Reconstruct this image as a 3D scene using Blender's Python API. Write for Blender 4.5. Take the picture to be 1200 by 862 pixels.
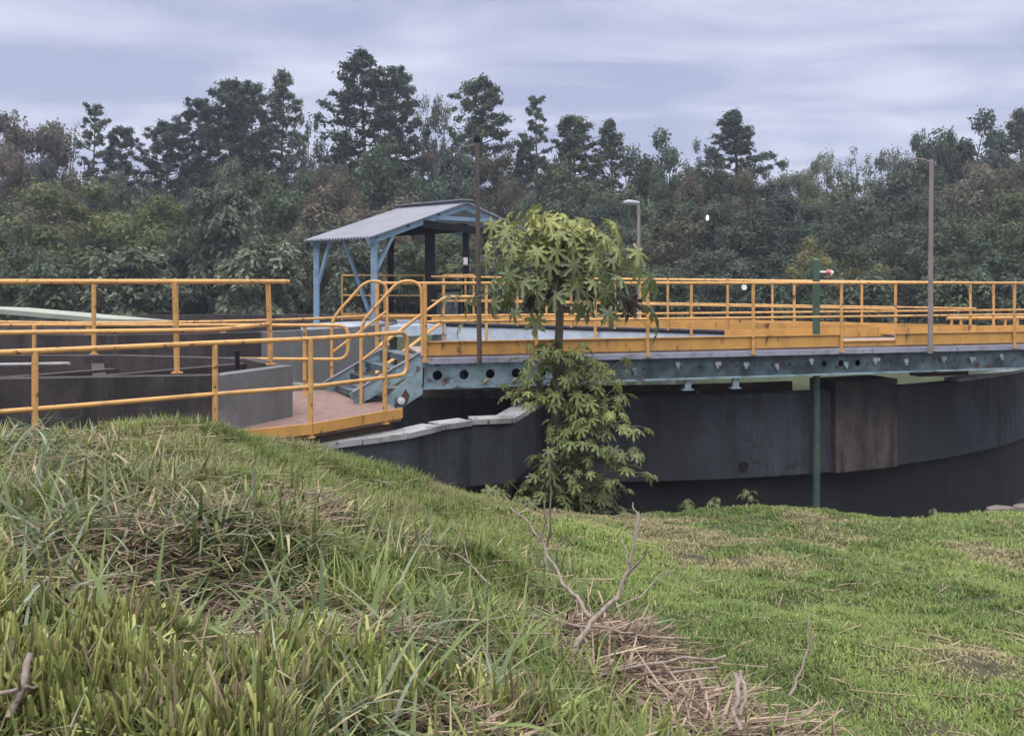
import bpy, bmesh, math, random
import numpy as np
from mathutils import Vector, Matrix
R = math.radians
for o in list(bpy.data.objects): bpy.data.objects.remove(o)
SC = bpy.context.scene
COL = SC.collection
EYE = 3.0                      # eye height; the lawn by the tank lies near zero
# ------------------------------------------------------------------ camera
cam = bpy.data.cameras.new('camera'); camo = bpy.data.objects.new('camera', cam); COL.objects.link(camo)
camo.location = (0, 0, EYE); camo.rotation_euler = (R(90), 0, 0)
cam.sensor_width = 36; cam.lens = 30; cam.shift_y = -0.0842
cam.clip_start = .05; cam.clip_end = 3000
SC.camera = camo
# ------------------------------------------------------------------ sky
SUN_EL, SUN_AZ = 62, 205       # azimuth clockwise from +Y : behind and to the left of the camera
w = bpy.data.worlds.new('World'); SC.world = w; w.use_nodes = True
nt = w.node_tree; N = nt.nodes; L = nt.links
for n in list(N): N.remove(n)
out = N.new('ShaderNodeOutputWorld'); bg = N.new('ShaderNodeBackground'); bg.inputs[1].default_value = .1
sky = N.new('ShaderNodeTexSky'); sky.sky_type = 'NISHITA'; sky.sun_disc = False
sky.sun_elevation = R(SUN_EL); sky.sun_rotation = R(SUN_AZ)
tc = N.new('ShaderNodeTexCoord'); sep = N.new('ShaderNodeSeparateXYZ'); L.new(tc.outputs['Generated'], sep.inputs[0])
# overcast dome: the zenith is brighter than the horizon
el = N.new('ShaderNodeMapRange'); el.inputs[1].default_value = .30; el.inputs[2].default_value = .9
el.inputs[3].default_value = 0; el.inputs[4].default_value = 1; L.new(sep.outputs[2], el.inputs[0])
rmp = N.new('ShaderNodeValToRGB'); L.new(el.outputs[0], rmp.inputs[0])
rmp.color_ramp.elements[0].color = (.485, .525, .715, 1); rmp.color_ramp.elements[1].color = (1, 1, 1, 1)
zb = N.new('ShaderNodeMapRange'); zb.inputs[1].default_value = .30; zb.inputs[2].default_value = .8
zb.inputs[3].default_value = 8.1; zb.inputs[4].default_value = 23; L.new(sep.outputs[2], zb.inputs[0])
# cloud layer projected on a plane overhead so streaks flatten towards the horizon
dv = N.new('ShaderNodeMath'); dv.operation = 'ADD'; dv.inputs[1].default_value = .10; L.new(sep.outputs[2], dv.inputs[0])
dx = N.new('ShaderNodeMath'); dx.operation = 'DIVIDE'; L.new(sep.outputs[0], dx.inputs[0]); L.new(dv.outputs[0], dx.inputs[1])
dy = N.new('ShaderNodeMath'); dy.operation = 'DIVIDE'; L.new(sep.outputs[1], dy.inputs[0]); L.new(dv.outputs[0], dy.inputs[1])
cb = N.new('ShaderNodeCombineXYZ'); L.new(dx.outputs[0], cb.inputs[0]); L.new(dy.outputs[0], cb.inputs[1])
mp = N.new('ShaderNodeMapping'); mp.inputs['Scale'].default_value = (.62, 1.15, 1); mp.inputs['Rotation'].default_value = (0, 0, .15)
mp.inputs['Location'].default_value = (1.3, 0.4, 0); L.new(cb.outputs[0], mp.inputs[0])
nz = N.new('ShaderNodeTexNoise'); nz.inputs['Scale'].default_value = 1.6; nz.inputs['Detail'].default_value = 7
nz.inputs['Roughness'].default_value = .5; nz.inputs['Distortion'].default_value = .4; L.new(mp.outputs[0], nz.inputs[0])
cr = N.new('ShaderNodeValToRGB'); L.new(nz.outputs[0], cr.inputs[0])
e = cr.color_ramp.elements; e[0].position = .40; e[0].color = (.80, .815, .875, 1); e[1].position = .63; e[1].color = (1.42, 1.38, 1.24, 1)
m1 = N.new('ShaderNodeMixRGB'); m1.blend_type = 'MULTIPLY'; m1.inputs[0].default_value = 1
L.new(rmp.outputs[0], m1.inputs[1]); L.new(cr.outputs[0], m1.inputs[2])
m2 = N.new('ShaderNodeVectorMath'); m2.operation = 'SCALE'; L.new(m1.outputs[0], m2.inputs[0]); L.new(zb.outputs[0], m2.inputs['Scale'])
m3 = N.new('ShaderNodeMixRGB'); m3.inputs[0].default_value = .93; L.new(sky.outputs[0], m3.inputs[1]); L.new(m2.outputs[0], m3.inputs[2])
L.new(m3.outputs[0], bg.inputs[0]); L.new(bg.outputs[0], out.inputs[0])
# ------------------------------------------------------------------ sun (soft, behind cloud)
sl = bpy.data.lights.new('sun', 'SUN'); sl.energy = 1.4; sl.angle = R(40); sl.color = (1, .96, .9)
so = bpy.data.objects.new('sun', sl); COL.objects.link(so)
so.rotation_euler = (R(90 - SUN_EL), 0, R(180 - SUN_AZ))
SC.view_settings.view_transform = 'Standard'; SC.view_settings.look = 'None'
SC.view_settings.exposure = 0.36; SC.view_settings.gamma = 1; SC.view_settings.use_curve_mapping = False
SC.render.engine = 'CYCLES'
SC.cycles.max_bounces = 6; SC.cycles.transparent_max_bounces = 4; SC.cycles.volume_bounces = 0

# ------------------------------------------------------------------ helpers
F = 1000.0; HZ = 330.0
def P(u, v, Y): return Vector(((u - 600) / F * Y, Y, EYE - (v - HZ) / F * Y))
def XU(u, Y): return (u - 600) / F * Y
def tag(o, label=None, cat=None, group=None, kind=None):
    if label: o['label'] = label
    if cat: o['category'] = cat
    if group: o['group'] = group
    if kind: o['kind'] = kind
    return o
def empty(name, loc, label=None, cat=None, group=None):
    o = bpy.data.objects.new(name, None); COL.objects.link(o); o.location = loc; o.empty_display_size = .2
    return tag(o, label, cat, group)
class MB:
    """collects world-space faces of ONE mesh"""
    def __init__(s): s.v = []; s.f = []; s.sm = []
    def add(s, vs, fs, smooth=False):
        b = len(s.v); s.v += [tuple(x) for x in vs]
        for f in fs: s.f.append(tuple(i + b for i in f)); s.sm.append(smooth)
    def obox(s, o, a, b, c):
        """box from corner o with edge vectors a,b,c"""
        o, a, b, c = map(Vector, (o, a, b, c))
        vs = [o, o+a, o+a+b, o+b, o+c, o+a+c, o+a+b+c, o+b+c]
        fs = [(0,3,2,1),(4,5,6,7),(0,1,5,4),(1,2,6,5),(2,3,7,6),(3,0,4,7)]
        if a.cross(b).dot(c) < 0: fs = [tuple(reversed(f)) for f in fs]
        s.add(vs, fs)
    def bar(s, p, q, w, h, up=(0, 0, 1)):
        """rectangular bar centred on the line p-q, w sideways, h along up"""
        p, q = Vector(p), Vector(q); d = (q - p).normalized(); up = Vector(up)
        sd = d.cross(up)
        if sd.length < 1e-4: sd = d.cross(Vector((0, 1, 0)))
        sd.normalize(); u2 = sd.cross(d).normalized()
        s.obox(p - sd*w/2 - u2*h/2, q - p, sd*w, u2*h)
    def tube(s, pts, r, n=10, caps=True, closed=False):
        pts = [Vector(p) for p in pts]; k = len(pts)
        rs = r if isinstance(r, (list, tuple)) else [r]*k
        rings = []; prev = None
        for i in range(k):
            if closed: d = (pts[(i+1) % k] - pts[i-1]).normalized()
            else: d = (pts[min(i+1, k-1)] - pts[max(i-1, 0)]).normalized()
            if prev is None:
                a = Vector((0, 0, 1)) if abs(d.z) < .9 else Vector((1, 0, 0))
                x = d.cross(a).normalized()
            else: x = (prev - d*prev.dot(d)).normalized()
            prev = x; y = d.cross(x)
            rings.append([pts[i] + (x*math.cos(2*math.pi*j/n) + y*math.sin(2*math.pi*j/n))*rs[i] for j in range(n)])
        vs = [p for rg in rings for p in rg]; fs = []
        for i in range(k if closed else k-1):
            i2 = (i+1) % k
            for j in range(n): fs.append((i*n+j, i*n+(j+1) % n, i2*n+(j+1) % n, i2*n+j))
        s.add(vs, fs, True)
        if caps and not closed:
            s.add(rings[0], [tuple(reversed(range(n)))]); s.add(rings[-1], [tuple(range(n))])
    def build(s, name, mat, parent=None, kind=None):
        me = bpy.data.meshes.new(name); me.from_pydata(s.v, [], s.f)
        me.polygons.foreach_set('use_smooth', s.sm); me.materials.append(mat)
        o = bpy.data.objects.new(name, me); COL.objects.link(o)
        if parent is not None:
            o.parent = parent; o.matrix_parent_inverse = Matrix.Identity(4)
            me.transform(Matrix.Translation(-world_loc(parent)))
        if kind: o['kind'] = kind
        me.update()
        return o
def world_loc(o):
    v = Vector((0, 0, 0))
    while o is not None: v += o.location; o = o.parent
    return v
def root_mesh(o, origin):
    """give a top-level mesh its own origin"""
    o.data.transform(Matrix.Translation(-Vector(origin))); o.location = origin; return o
def bend(pts, r=.08, k=4):
    """round the corners of a polyline"""
    pts = [Vector(p) for p in pts]; res = [pts[0]]
    for i in range(1, len(pts)-1):
        a, b, c = pts[i-1], pts[i], pts[i+1]
        rr = min(r, (a-b).length*.49, (c-b).length*.49)
        p, q = b + (a-b).normalized()*rr, b + (c-b).normalized()*rr
        for j in range(k+1):
            t = j/k; res.append(p*(1-t)**2 + b*2*t*(1-t) + q*t*t)
    res.append(pts[-1]); return res
def mesh_np(name, V, Fq, mat, tint=None, parent=None, smooth=False, sides=4):
    me = bpy.data.meshes.new(name)
    nf = len(Fq); me.vertices.add(len(V)); me.vertices.foreach_set('co', np.asarray(V, np.float32).ravel())
    me.loops.add(nf*sides); me.loops.foreach_set('vertex_index', np.asarray(Fq, np.int32).ravel())
    me.polygons.add(nf); me.polygons.foreach_set('loop_start', np.arange(0, nf*sides, sides, dtype=np.int32))
    me.polygons.foreach_set('loop_total', np.full(nf, sides, np.int32))
    if smooth: me.polygons.foreach_set('use_smooth', np.ones(nf, bool))
    if tint is not None:
        at = me.color_attributes.new('tint', 'FLOAT_COLOR', 'POINT')
        c = np.ones((len(V), 4), np.float32); c[:, :3] = tint; at.data.foreach_set('color', c.ravel())
    me.update(); me.validate()
    me.materials.append(mat)
    o = bpy.data.objects.new(name, me); COL.objects.link(o)
    if parent is not None: o.parent = parent
    return o
# ------------------------------------------------------------------ materials
def new_mat(name):
    m = bpy.data.materials.new(name); m.use_nodes = True
    return m, m.node_tree.nodes, m.node_tree.links, m.node_tree.nodes['Principled BSDF']
def srgb(r, g, b):
    f = lambda c: (c/255/12.92 if c/255 <= .04045 else ((c/255+.055)/1.055)**2.4)
    return (f(r), f(g), f(b), 1)
def worn(name, base, dark, amount=.5, scale=6, rough=.6, metal=0, stretch=(1, 1, 1), pos=(.45, .7), third=None, tscale=20, bump=.15, tpos=(.6, .68)):
    m, N, L, b = new_mat(name)
    tc = N.new('ShaderNodeTexCoord'); mp = N.new('ShaderNodeMapping'); mp.inputs['Scale'].default_value = stretch
    L.new(tc.outputs['Object'], mp.inputs[0])
    nz = N.new('ShaderNodeTexNoise'); nz.inputs['Scale'].default_value = scale; nz.inputs['Detail'].default_value = 8; nz.inputs['Roughness'].default_value = .62
    L.new(mp.outputs[0], nz.inputs[0])
    cr = N.new('ShaderNodeValToRGB'); cr.color_ramp.elements[0].position = pos[0]; cr.color_ramp.elements[1].position = pos[1]
    L.new(nz.outputs[0], cr.inputs[0])
    mx = N.new('ShaderNodeMixRGB'); mx.inputs[1].default_value = base; mx.inputs[2].default_value = dark
    ml = N.new('ShaderNodeMath'); ml.operation = 'MULTIPLY'; ml.inputs[1].default_value = amount
    L.new(cr.outputs[0], ml.inputs[0]); L.new(ml.outputs[0], mx.inputs[0])
    last = mx.outputs[0]
    if third:
        n2 = N.new('ShaderNodeTexNoise'); n2.inputs['Scale'].default_value = tscale; n2.inputs['Detail'].default_value = 5
        L.new(mp.outputs[0], n2.inputs[0])
        c2 = N.new('ShaderNodeValToRGB'); c2.color_ramp.elements[0].position = tpos[0]; c2.color_ramp.elements[1].position = tpos[1]
        L.new(n2.outputs[0], c2.inputs[0])
        m2 = N.new('ShaderNodeMixRGB'); L.new(c2.outputs[0], m2.inputs[0]); L.new(last, m2.inputs[1]); m2.inputs[2].default_value = third
        last = m2.outputs[0]
    L.new(last, b.inputs['Base Color'])
    b.inputs['Roughness'].default_value = rough; b.inputs['Metallic'].default_value = metal
    if bump:
        bp = N.new('ShaderNodeBump'); bp.inputs['Strength'].default_value = bump; bp.inputs['Distance'].default_value = .02
        L.new(nz.outputs[0], bp.inputs['Height']); L.new(bp.outputs[0], b.inputs['Normal'])
    return m
M = {}
M['yellow'] = worn('yellow_paint', (.60, .325, .105, 1), (.37, .205, .085, 1), .9, 7, .55, third=(.12, .055, .025, 1), tscale=13, tpos=(.61, .70), bump=.08)
M['yellow_board'] = worn('yellow_board_paint', (.57, .295, .075, 1), (.33, .175, .06, 1), .8, 3, .55, stretch=(1, 1, .4), third=(.10, .05, .025, 1), tscale=8, tpos=(.60, .72))
M['steel_blue'] = worn('pale_blue_steel', (.24, .33, .38, 1), (.045, .075, .085, 1), .9, 4, .5, third=(.08, .035, .018, 1), tscale=7, tpos=(.60, .70))
M['steel_teal'] = worn('stained_teal_steel', (.085, .125, .150, 1), (.016, .026, .033, 1), .95, 2.2, .55, third=(.045, .02, .012, 1), tscale=6, tpos=(.58, .70), pos=(.38, .6))
M['flange'] = worn('grey_lilac_steel', (.30, .30, .38, 1), (.14, .14, .17, 1), .8, 5, .45, third=(.07, .05, .04, 1), tscale=10, tpos=(.66, .74))
M['deck'] = worn('dusty_deck', (.30, .235, .20, 1), (.16, .12, .105, 1), .8, 4, .7)
M['white_blue'] = worn('white_blue_beam', (.52, .58, .70, 1), (.30, .34, .42, 1), .8, 3, .5, third=(.10, .07, .05, 1), tscale=8, tpos=(.66, .76))
M['shed_blue'] = worn('shed_blue_paint', (.19, .29, .40, 1), (.10, .16, .23, 1), .7, 5, .45, third=(.07, .035, .02, 1), tscale=12, tpos=(.68, .76))
M['dark_steel'] = worn('dark_blue_steel', (.010, .012, .020, 1), (.020, .016, .015, 1), .7, 4, .85); M['dark_steel'].node_tree.nodes['Principled BSDF'].inputs['Specular IOR Level'].default_value = .15
M['roof'] = worn('zinc_roof', (.20, .205, .25, 1), (.14, .14, .175, 1), .8, 1.6, .42, metal=.35, third=(.12, .09, .08, 1), tscale=5, tpos=(.70, .80), bump=0)
M['coping'] = worn('pale_coping', (.34, .34, .35, 1), (.13, .13, .13, 1), .9, 4, .8, third=(.05, .05, .05, 1), tscale=11, tpos=(.6, .72))
M['pole_brown'] = worn('rusty_pole', (.085, .066, .056, 1), (.04, .03, .026, 1), .9, 8, .7, stretch=(1, 1, .3))
M['pole_grey'] = worn('grey_pole', (.24, .21, .21, 1), (.15, .115, .10, 1), .9, 7, .6, stretch=(1, 1, .3))
M['pole_green'] = worn('green_pole', (.05, .10, .075, 1), (.028, .05, .04, 1), .8, 5, .5, stretch=(1, 1, .4), third=(.10, .13, .10, 1), tscale=8)
M['rust'] = worn('rusty_trough', (.085, .04, .032, 1), (.04, .022, .02, 1), .8, 5, .85, third=(.35, .33, .33, 1), tscale=9, tpos=(.68, .74))
M['paving'] = worn('pink_paving', (.22, .135, .115, 1), (.12, .078, .068, 1), .8, 6, .85, third=(.11, .075, .06, 1), tscale=14)
M['soil'] = worn('soil', (.075, .052, .032, 1), (.035, .028, .016, 1), .8, 5, .95)
M['white'] = worn('white_plastic', (.7, .7, .7, 1), (.5, .5, .5, 1), .5, 5, .5, bump=0)
M['lamp_body'] = worn('lamp_body', (.33, .36, .38, 1), (.2, .21, .22, 1), .6, 6, .4, bump=0)
M['pale_roof'] = worn('pale_green_roof', (.30, .33, .27, 1), (.20, .22, .17, 1), .7, 1.5, .6)
M['pink_lamp'] = worn('red_lamp', (.5, .12, .12, 1), (.4, .1, .1, 1), .5, 6, .4, bump=0)
M['dead_wood'] = worn('dead_wood', (.26, .205, .175, 1), (.12, .09, .075, 1), .9, 30, .85, stretch=(1, 1, .4))
M['bark'] = worn('bark', (.075, .06, .048, 1), (.035, .028, .022, 1), .9, 3, .95, stretch=(1, 1, .3))
M['bark_pale'] = worn('pale_bark', (.17, .15, .13, 1), (.07, .06, .05, 1), .8, 3, .95, stretch=(1, 1, .3))
M['papaya_bark'] = worn('papaya_bark', (.12, .10, .085, 1), (.065, .055, .045, 1), .9, 14, .9, stretch=(1, 1, 1.8))
M['stone'] = worn('stone', (.15, .12, .108, 1), (.08, .066, .06, 1), .8, 6, .9, bump=.5)
def emit(name, col, s):
    m, N, L, b = new_mat(name); b.inputs['Emission Color'].default_value = col; b.inputs['Emission Strength'].default_value = s
    b.inputs['Base Color'].default_value = (.7, .7, .7, 1); return m
M['lit'] = emit('lit_lamp', (.95, 1, .97, 1), 3); M['lit_green'] = emit('lit_green_lamp', (.45, .9, .65, 1), .25)
def stained_concrete(name, base, streak, light, rustc=None, streak_amt=.85, grime=.75, worn_to=None):
    """old concrete: vertical run-off streaks, blotches, formwork joints"""
    m, N, L, b = new_mat(name)
    tc = N.new('ShaderNodeTexCoord')
    def noise(sc, scale, det=6, ro=.6):
        mp = N.new('ShaderNodeMapping'); mp.inputs['Scale'].default_value = sc; L.new(tc.outputs['Object'], mp.inputs[0])
        n = N.new('ShaderNodeTexNoise'); n.inputs['Scale'].default_value = scale; n.inputs['Detail'].default_value = det; n.inputs['Roughness'].default_value = ro
        L.new(mp.outputs[0], n.inputs[0]); return n.outputs[0]
    def ramp(s, a, c):
        r = N.new('ShaderNodeValToRGB'); r.color_ramp.elements[0].position = a; r.color_ramp.elements[1].position = c; L.new(s, r.inputs[0]); return r.outputs[0]
    def mix(f, a, c, k=1.0):
        x = N.new('ShaderNodeMixRGB')
        if k != 1: q = N.new('ShaderNodeMath'); q.operation = 'MULTIPLY'; q.inputs[1].default_value = k; L.new(f, q.inputs[0]); f = q.outputs[0]
        L.new(f, x.inputs[0])
        if isinstance(a, tuple): x.inputs[1].default_value = a
        else: L.new(a, x.inputs[1])
        if isinstance(c, tuple): x.inputs[2].default_value = c
        else: L.new(c, x.inputs[2])
        return x.outputs[0]
    blot = noise((1, 1, .8), 2.1, 9, .68); fine = noise((1, 1, 1), 14, 8); st = noise((1, 1, .09), 3.2, 6, .7)
    c = mix(ramp(blot, .46, .56), base, light, grime)
    c = mix(ramp(st, .47, .64), c, streak, streak_amt)
    if rustc: c = mix(ramp(noise((1, 1, .25), 1.7, 7, .7), .55, .70), c, rustc, .8)
    c = mix(ramp(noise((1, 1, .05), 7.5, 4, .6), .60, .72), c, light, .7)
    c = mix(ramp(fine, .56, .70), c, streak, .6)
    c = mix(ramp(noise((1, 1, 1.3), 3.3, 9, .75), .54, .64), c, streak, .75)
    c = mix(ramp(noise((1, 1, .6), .55, 4, .5), .50, .60), c, tuple(x*.55 for x in base[:3])+(1,), .75)
    if worn_to:
        sx = N.new('ShaderNodeSeparateXYZ'); L.new(tc.outputs['Object'], sx.inputs[0]); mr = N.new('ShaderNodeMapRange'); mr.interpolation_type = 'SMOOTHSTEP'
        mr.inputs[1].default_value = 2.05; mr.inputs[2].default_value = 1.35; L.new(sx.outputs[2], mr.inputs[0])
        q = N.new('ShaderNodeMath'); q.operation = 'MULTIPLY'; L.new(mr.outputs[0], q.inputs[0]); L.new(ramp(noise((1.6, 1.6, .35), 2.3, 8, .7), .44, .66), q.inputs[1])
        c = mix(q.outputs[0], c, worn_to, .75)
    L.new(c, b.inputs['Base Color']); b.inputs['Roughness'].default_value = .85
    bp = N.new('ShaderNodeBump'); bp.inputs['Strength'].default_value = .35; bp.inputs['Distance'].default_value = .015
    L.new(fine, bp.inputs['Height']); L.new(bp.outputs[0], b.inputs['Normal'])
    return m
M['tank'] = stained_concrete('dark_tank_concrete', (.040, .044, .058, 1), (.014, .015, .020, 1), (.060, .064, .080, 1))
M['base'] = stained_concrete('shade_black_concrete', (.009, .0095, .012, 1), (.004, .004, .005, 1), (.016, .017, .021, 1))  # shade under the tank overhang painted in as near-black concrete
M['tank_brown'] = stained_concrete('brown_tank_concrete', (.040, .031, .033, 1), (.012, .010, .012, 1), (.065, .050, .050, 1), rustc=(.065, .036, .028, 1))
M['pier'] = stained_concrete('rust_streaked_concrete', (.030, .025, .027, 1), (.010, .008, .009, 1), (.055, .045, .045, 1), rustc=(.05, .028, .022, 1), streak_amt=.9, worn_to=(.125, .095, .083, 1))
M['old_dark'] = stained_concrete('black_stained_concrete', (.022, .020, .022, 1), (.007, .0065, .008, 1), (.065, .056, .052, 1), rustc=(.06, .04, .035, 1))
M['grey_wall'] = stained_concrete('grey_concrete', (.20, .20, .21, 1), (.05, .047, .048, 1), (.27, .27, .285, 1), streak_amt=.75)
M['ledge'] = stained_concrete('ledge_concrete', (.16, .15, .13, 1), (.05, .046, .04, 1), (.21, .20, .18, 1))
# leaves and grass : colour comes from the plant itself (object colour) and per-leaf variation
def leaf_mat(name, transl=.35, rough=.55, objcol=True, sheen=.3):
    m, N, L, b = new_mat(name)
    at = N.new('ShaderNodeVertexColor'); at.layer_name = 'tint'; last = at.outputs[0]
    if objcol:
        oi = N.new('ShaderNodeObjectInfo'); mx = N.new('ShaderNodeMixRGB'); mx.blend_type = 'MULTIPLY'; mx.inputs[0].default_value = 1
        L.new(oi.outputs['Color'], mx.inputs[1]); L.new(last, mx.inputs[2]); last = mx.outputs[0]
    L.new(last, b.inputs['Base Color']); b.inputs['Roughness'].default_value = rough; b.inputs['Specular IOR Level'].default_value = sheen
    tr = N.new('ShaderNodeBsdfTranslucent'); L.new(last, tr.inputs[0])
    ms = N.new('ShaderNodeMixShader'); ms.inputs[0].default_value = transl
    L.new(b.outputs[0], ms.inputs[1]); L.new(tr.outputs[0], ms.inputs[2])
    L.new(ms.outputs[0], N['Material Output'].inputs[0]); return m
M['leaf'] = leaf_mat('tree_leaf'); M['grass'] = leaf_mat('grass_blade', .3, .5, False); M['straw'] = leaf_mat('dry_straw', .1, .8, False, .1)
M['papaya'] = leaf_mat('papaya_leaf', .3, .42, False, .45)

# ------------------------------------------------------------------ terrain
def pd(u, v, Y): return (XU(u, Y), Y, (v - HZ)/F*Y)
CP = [pd(*a) for a in [(-150,520,6.5),(0,520,6.5),(100,514,6.7),(190,508,7.0),(260,511,7.3),(330,523,7.8),(400,536,8.5),(440,552,8.9),(480,570,9.3),(520,589,9.7),(560,603,10.0),
      (600,604,10.2),(680,603,10.25),(760,603,10.3),(870,595,10.4),(955,603,10.5),(1100,609,10.9),(1200,609,11.2),(1300,612,11.5),
      (0,700,3.3),(0,862,2.3),(150,600,4.6),(300,600,4.6),(300,850,2.4),(400,600,5.8),(500,620,6.8),(600,640,6.6),(650,770,4.3),(500,800,3.0),(450,700,4.2),(560,700,4.8),(150,760,2.9)]]
for X, Y in [(1.2,3),(1.5,5),(1.5,7.5),(3,4),(3,6.5),(3,8.5),(5,4),(5,7),(5,9),(7,6),(7,9),(9,8),(9,10),(2,1),(4,1)]: CP.append((X, Y, 1.55+.123*Y))
CP += [(0,0,1.5),(-2,0,1.25),(-5,1,1.2),(-6,4,1.2),(-9,5,1.25),(-7,8.3,1.75),(-4.6,8.1,1.75),(-3.2,8.7,1.8),(-2.3,9.5,2.0),(-1.5,10.4,2.6),(-.6,11.1,3.3),(.4,11.2,3.4),(2,11.3,3.5),(4,11.6,3.6),(6,12.2,4.0),(8,12.9,4.3),(10,13.6,4.4),
       (-8,11,2.0),(-5,10.5,2.0),(-3.5,10.5,2.1),(-2.6,11.5,2.4),(-1.5,12.5,3.2),(0,13.2,3.8),(3,13.4,3.8),(6,14,4.4),(9,15,4.6),(13,14,4.4),(12,11,3.1),(-12,12,2.2),(-12,6,1.4),(-10,0,1.3),(9,3,1.9)]
CP = np.array(CP)
def _k(r): return np.where(r > 0, r, 0)
_D = np.hypot(CP[:, None, 0]-CP[None, :, 0], CP[:, None, 1]-CP[None, :, 1])
_n = len(CP); _A = np.zeros((_n+3, _n+3)); _A[:_n, :_n] = -_k(_D) + np.eye(_n)*.05
_A[:_n, _n] = 1; _A[:_n, _n+1:] = CP[:, :2]; _A[_n, :_n] = 1; _A[_n+1:, :_n] = CP[:, :2].T
_w = np.linalg.solve(_A, np.r_[CP[:, 2], 0, 0, 0])
def vnoise(x, y, s, seed=0):
    """cheap smooth value noise"""
    x = np.asarray(x)/s + seed*17.3; y = np.asarray(y)/s + seed*9.1
    xi = np.floor(x); yi = np.floor(y); fx = x-xi; fy = y-yi
    h = lambda a, b: np.mod(np.sin(a*127.1+b*311.7+seed*5.1)*43758.5453, 1)
    fx = fx*fx*(3-2*fx); fy = fy*fy*(3-2*fy)
    return (h(xi, yi)*(1-fx)+h(xi+1, yi)*fx)*(1-fy) + (h(xi, yi+1)*(1-fx)+h(xi+1, yi+1)*fx)*fy
def sstep(a, b, x): t = np.clip((x-a)/(b-a), 0, 1); return t*t*(3-2*t)
def ground(X, Y):
    X = np.atleast_1d(np.asarray(X, float)); Y = np.atleast_1d(np.asarray(Y, float)); sh = X.shape
    x = X.ravel(); y = Y.ravel(); d = np.empty_like(x)
    xc = np.clip(x, -13, 14); yc = np.clip(y, -2, 14.5)
    for i in range(0, len(x), 40000):
        sl = slice(i, i+40000)
        r = np.hypot(xc[sl, None]-CP[None, :, 0], yc[sl, None]-CP[None, :, 1])
        d[sl] = -r @ _w[:_n] + _w[_n] + xc[sl]*_w[_n+1] + yc[sl]*_w[_n+2]
    d = d - .10*(vnoise(x, y, .9, 1)-.5) - .06*(vnoise(x, y, .35, 2)-.5) - .035*(vnoise(x, y, .16, 3)-.5)
    rg = (1-sstep(-.5, .75, x-.10*y+.35))*sstep(14, 10, np.minimum(y, 14))*(y < 9.5); d = d - rg*(.16*(vnoise(x, y, .55, 51)-.5)+.10*(vnoise(x, y, .25, 52)-.5))*(1-.6*sstep(5.2, 6.8, y))
    # rough hollow in the cut grass on the left
    d = d + .30*np.exp(-(((x+1.35)/.55)**2 + ((y-3.5)/.5)**2))
    far = 4.4 - sstep(45, 95, y)*9 - sstep(95, 260, y)*7
    k = sstep(13.5, 17, y); d = d*(1-k) + far*k
    kx = np.maximum(sstep(14, 25, x), sstep(14, 25, -x)); d = d*(1-kx) + np.where(y > 14, far, 2.6)*kx
    return (EYE - d).reshape(sh)
def g(x, y): return float(ground([x], [y])[0])
def axis(lo, hi, f0, f1, step):
    a = list(np.arange(f0, f1, step)); s = step; x = f0
    while x > lo: s *= 1.22; x -= s; a.insert(0, x)
    s = step; x = a[-1]
    while x < hi: s *= 1.22; x += s; a.append(x)
    return np.array(a)
ax = axis(-230, 230, -7.5, 9.5, .06); ay = axis(-40, 280, -.5, 12, .06)
GX, GY = np.meshgrid(ax, ay); GZ = ground(GX, GY)
nx, ny = len(ax), len(ay)
idx = np.arange(nx*ny).reshape(ny, nx)
FQ = np.stack([idx[:-1, :-1], idx[:-1, 1:], idx[1:, 1:], idx[1:, :-1]], -1).reshape(-1, 4)
def ground_mat():
    m, N, L, b = new_mat('earth_and_thatch')
    tc = N.new('ShaderNodeTexCoord')
    def nz(s, d=8):
        n = N.new('ShaderNodeTexNoise'); n.inputs['Scale'].default_value = s; n.inputs['Detail'].default_value = d; L.new(tc.outputs['Object'], n.inputs[0]); return n
    a = nz(.9); c = nz(9); r = N.new('ShaderNodeValToRGB'); L.new(a.outputs[0], r.inputs[0])
    r.color_ramp.elements[0].position = .38; r.color_ramp.elements[0].color = (.058, .062, .026, 1)
    r.color_ramp.elements[1].position = .66; r.color_ramp.elements[1].color = (.105, .082, .048, 1)
    r2 = N.new('ShaderNodeValToRGB'); L.new(c.outputs[0], r2.inputs[0]); r2.color_ramp.elements[0].position = .35; r2.color_ramp.elements[0].color = (.35, .33, .3, 1); r2.color_ramp.elements[1].position = .7
    mx = N.new('ShaderNodeMixRGB'); mx.blend_type = 'MULTIPLY'; mx.inputs[0].default_value = 1
    L.new(r.outputs[0], mx.inputs[1]); L.new(r2.outputs[0], mx.inputs[2]); L.new(mx.outputs[0], b.inputs['Base Color']); b.inputs['Roughness'].default_value = .95
    bp = N.new('ShaderNodeBump'); bp.inputs['Strength'].default_value = .6; bp.inputs['Distance'].default_value = .03; L.new(c.outputs[0], bp.inputs['Height']); L.new(bp.outputs[0], b.inputs['Normal'])
    return m
go = mesh_np('ground', np.stack([GX, GY, GZ], -1).reshape(-1, 3), FQ, ground_mat(), smooth=True); tag(go, kind='structure')

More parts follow.
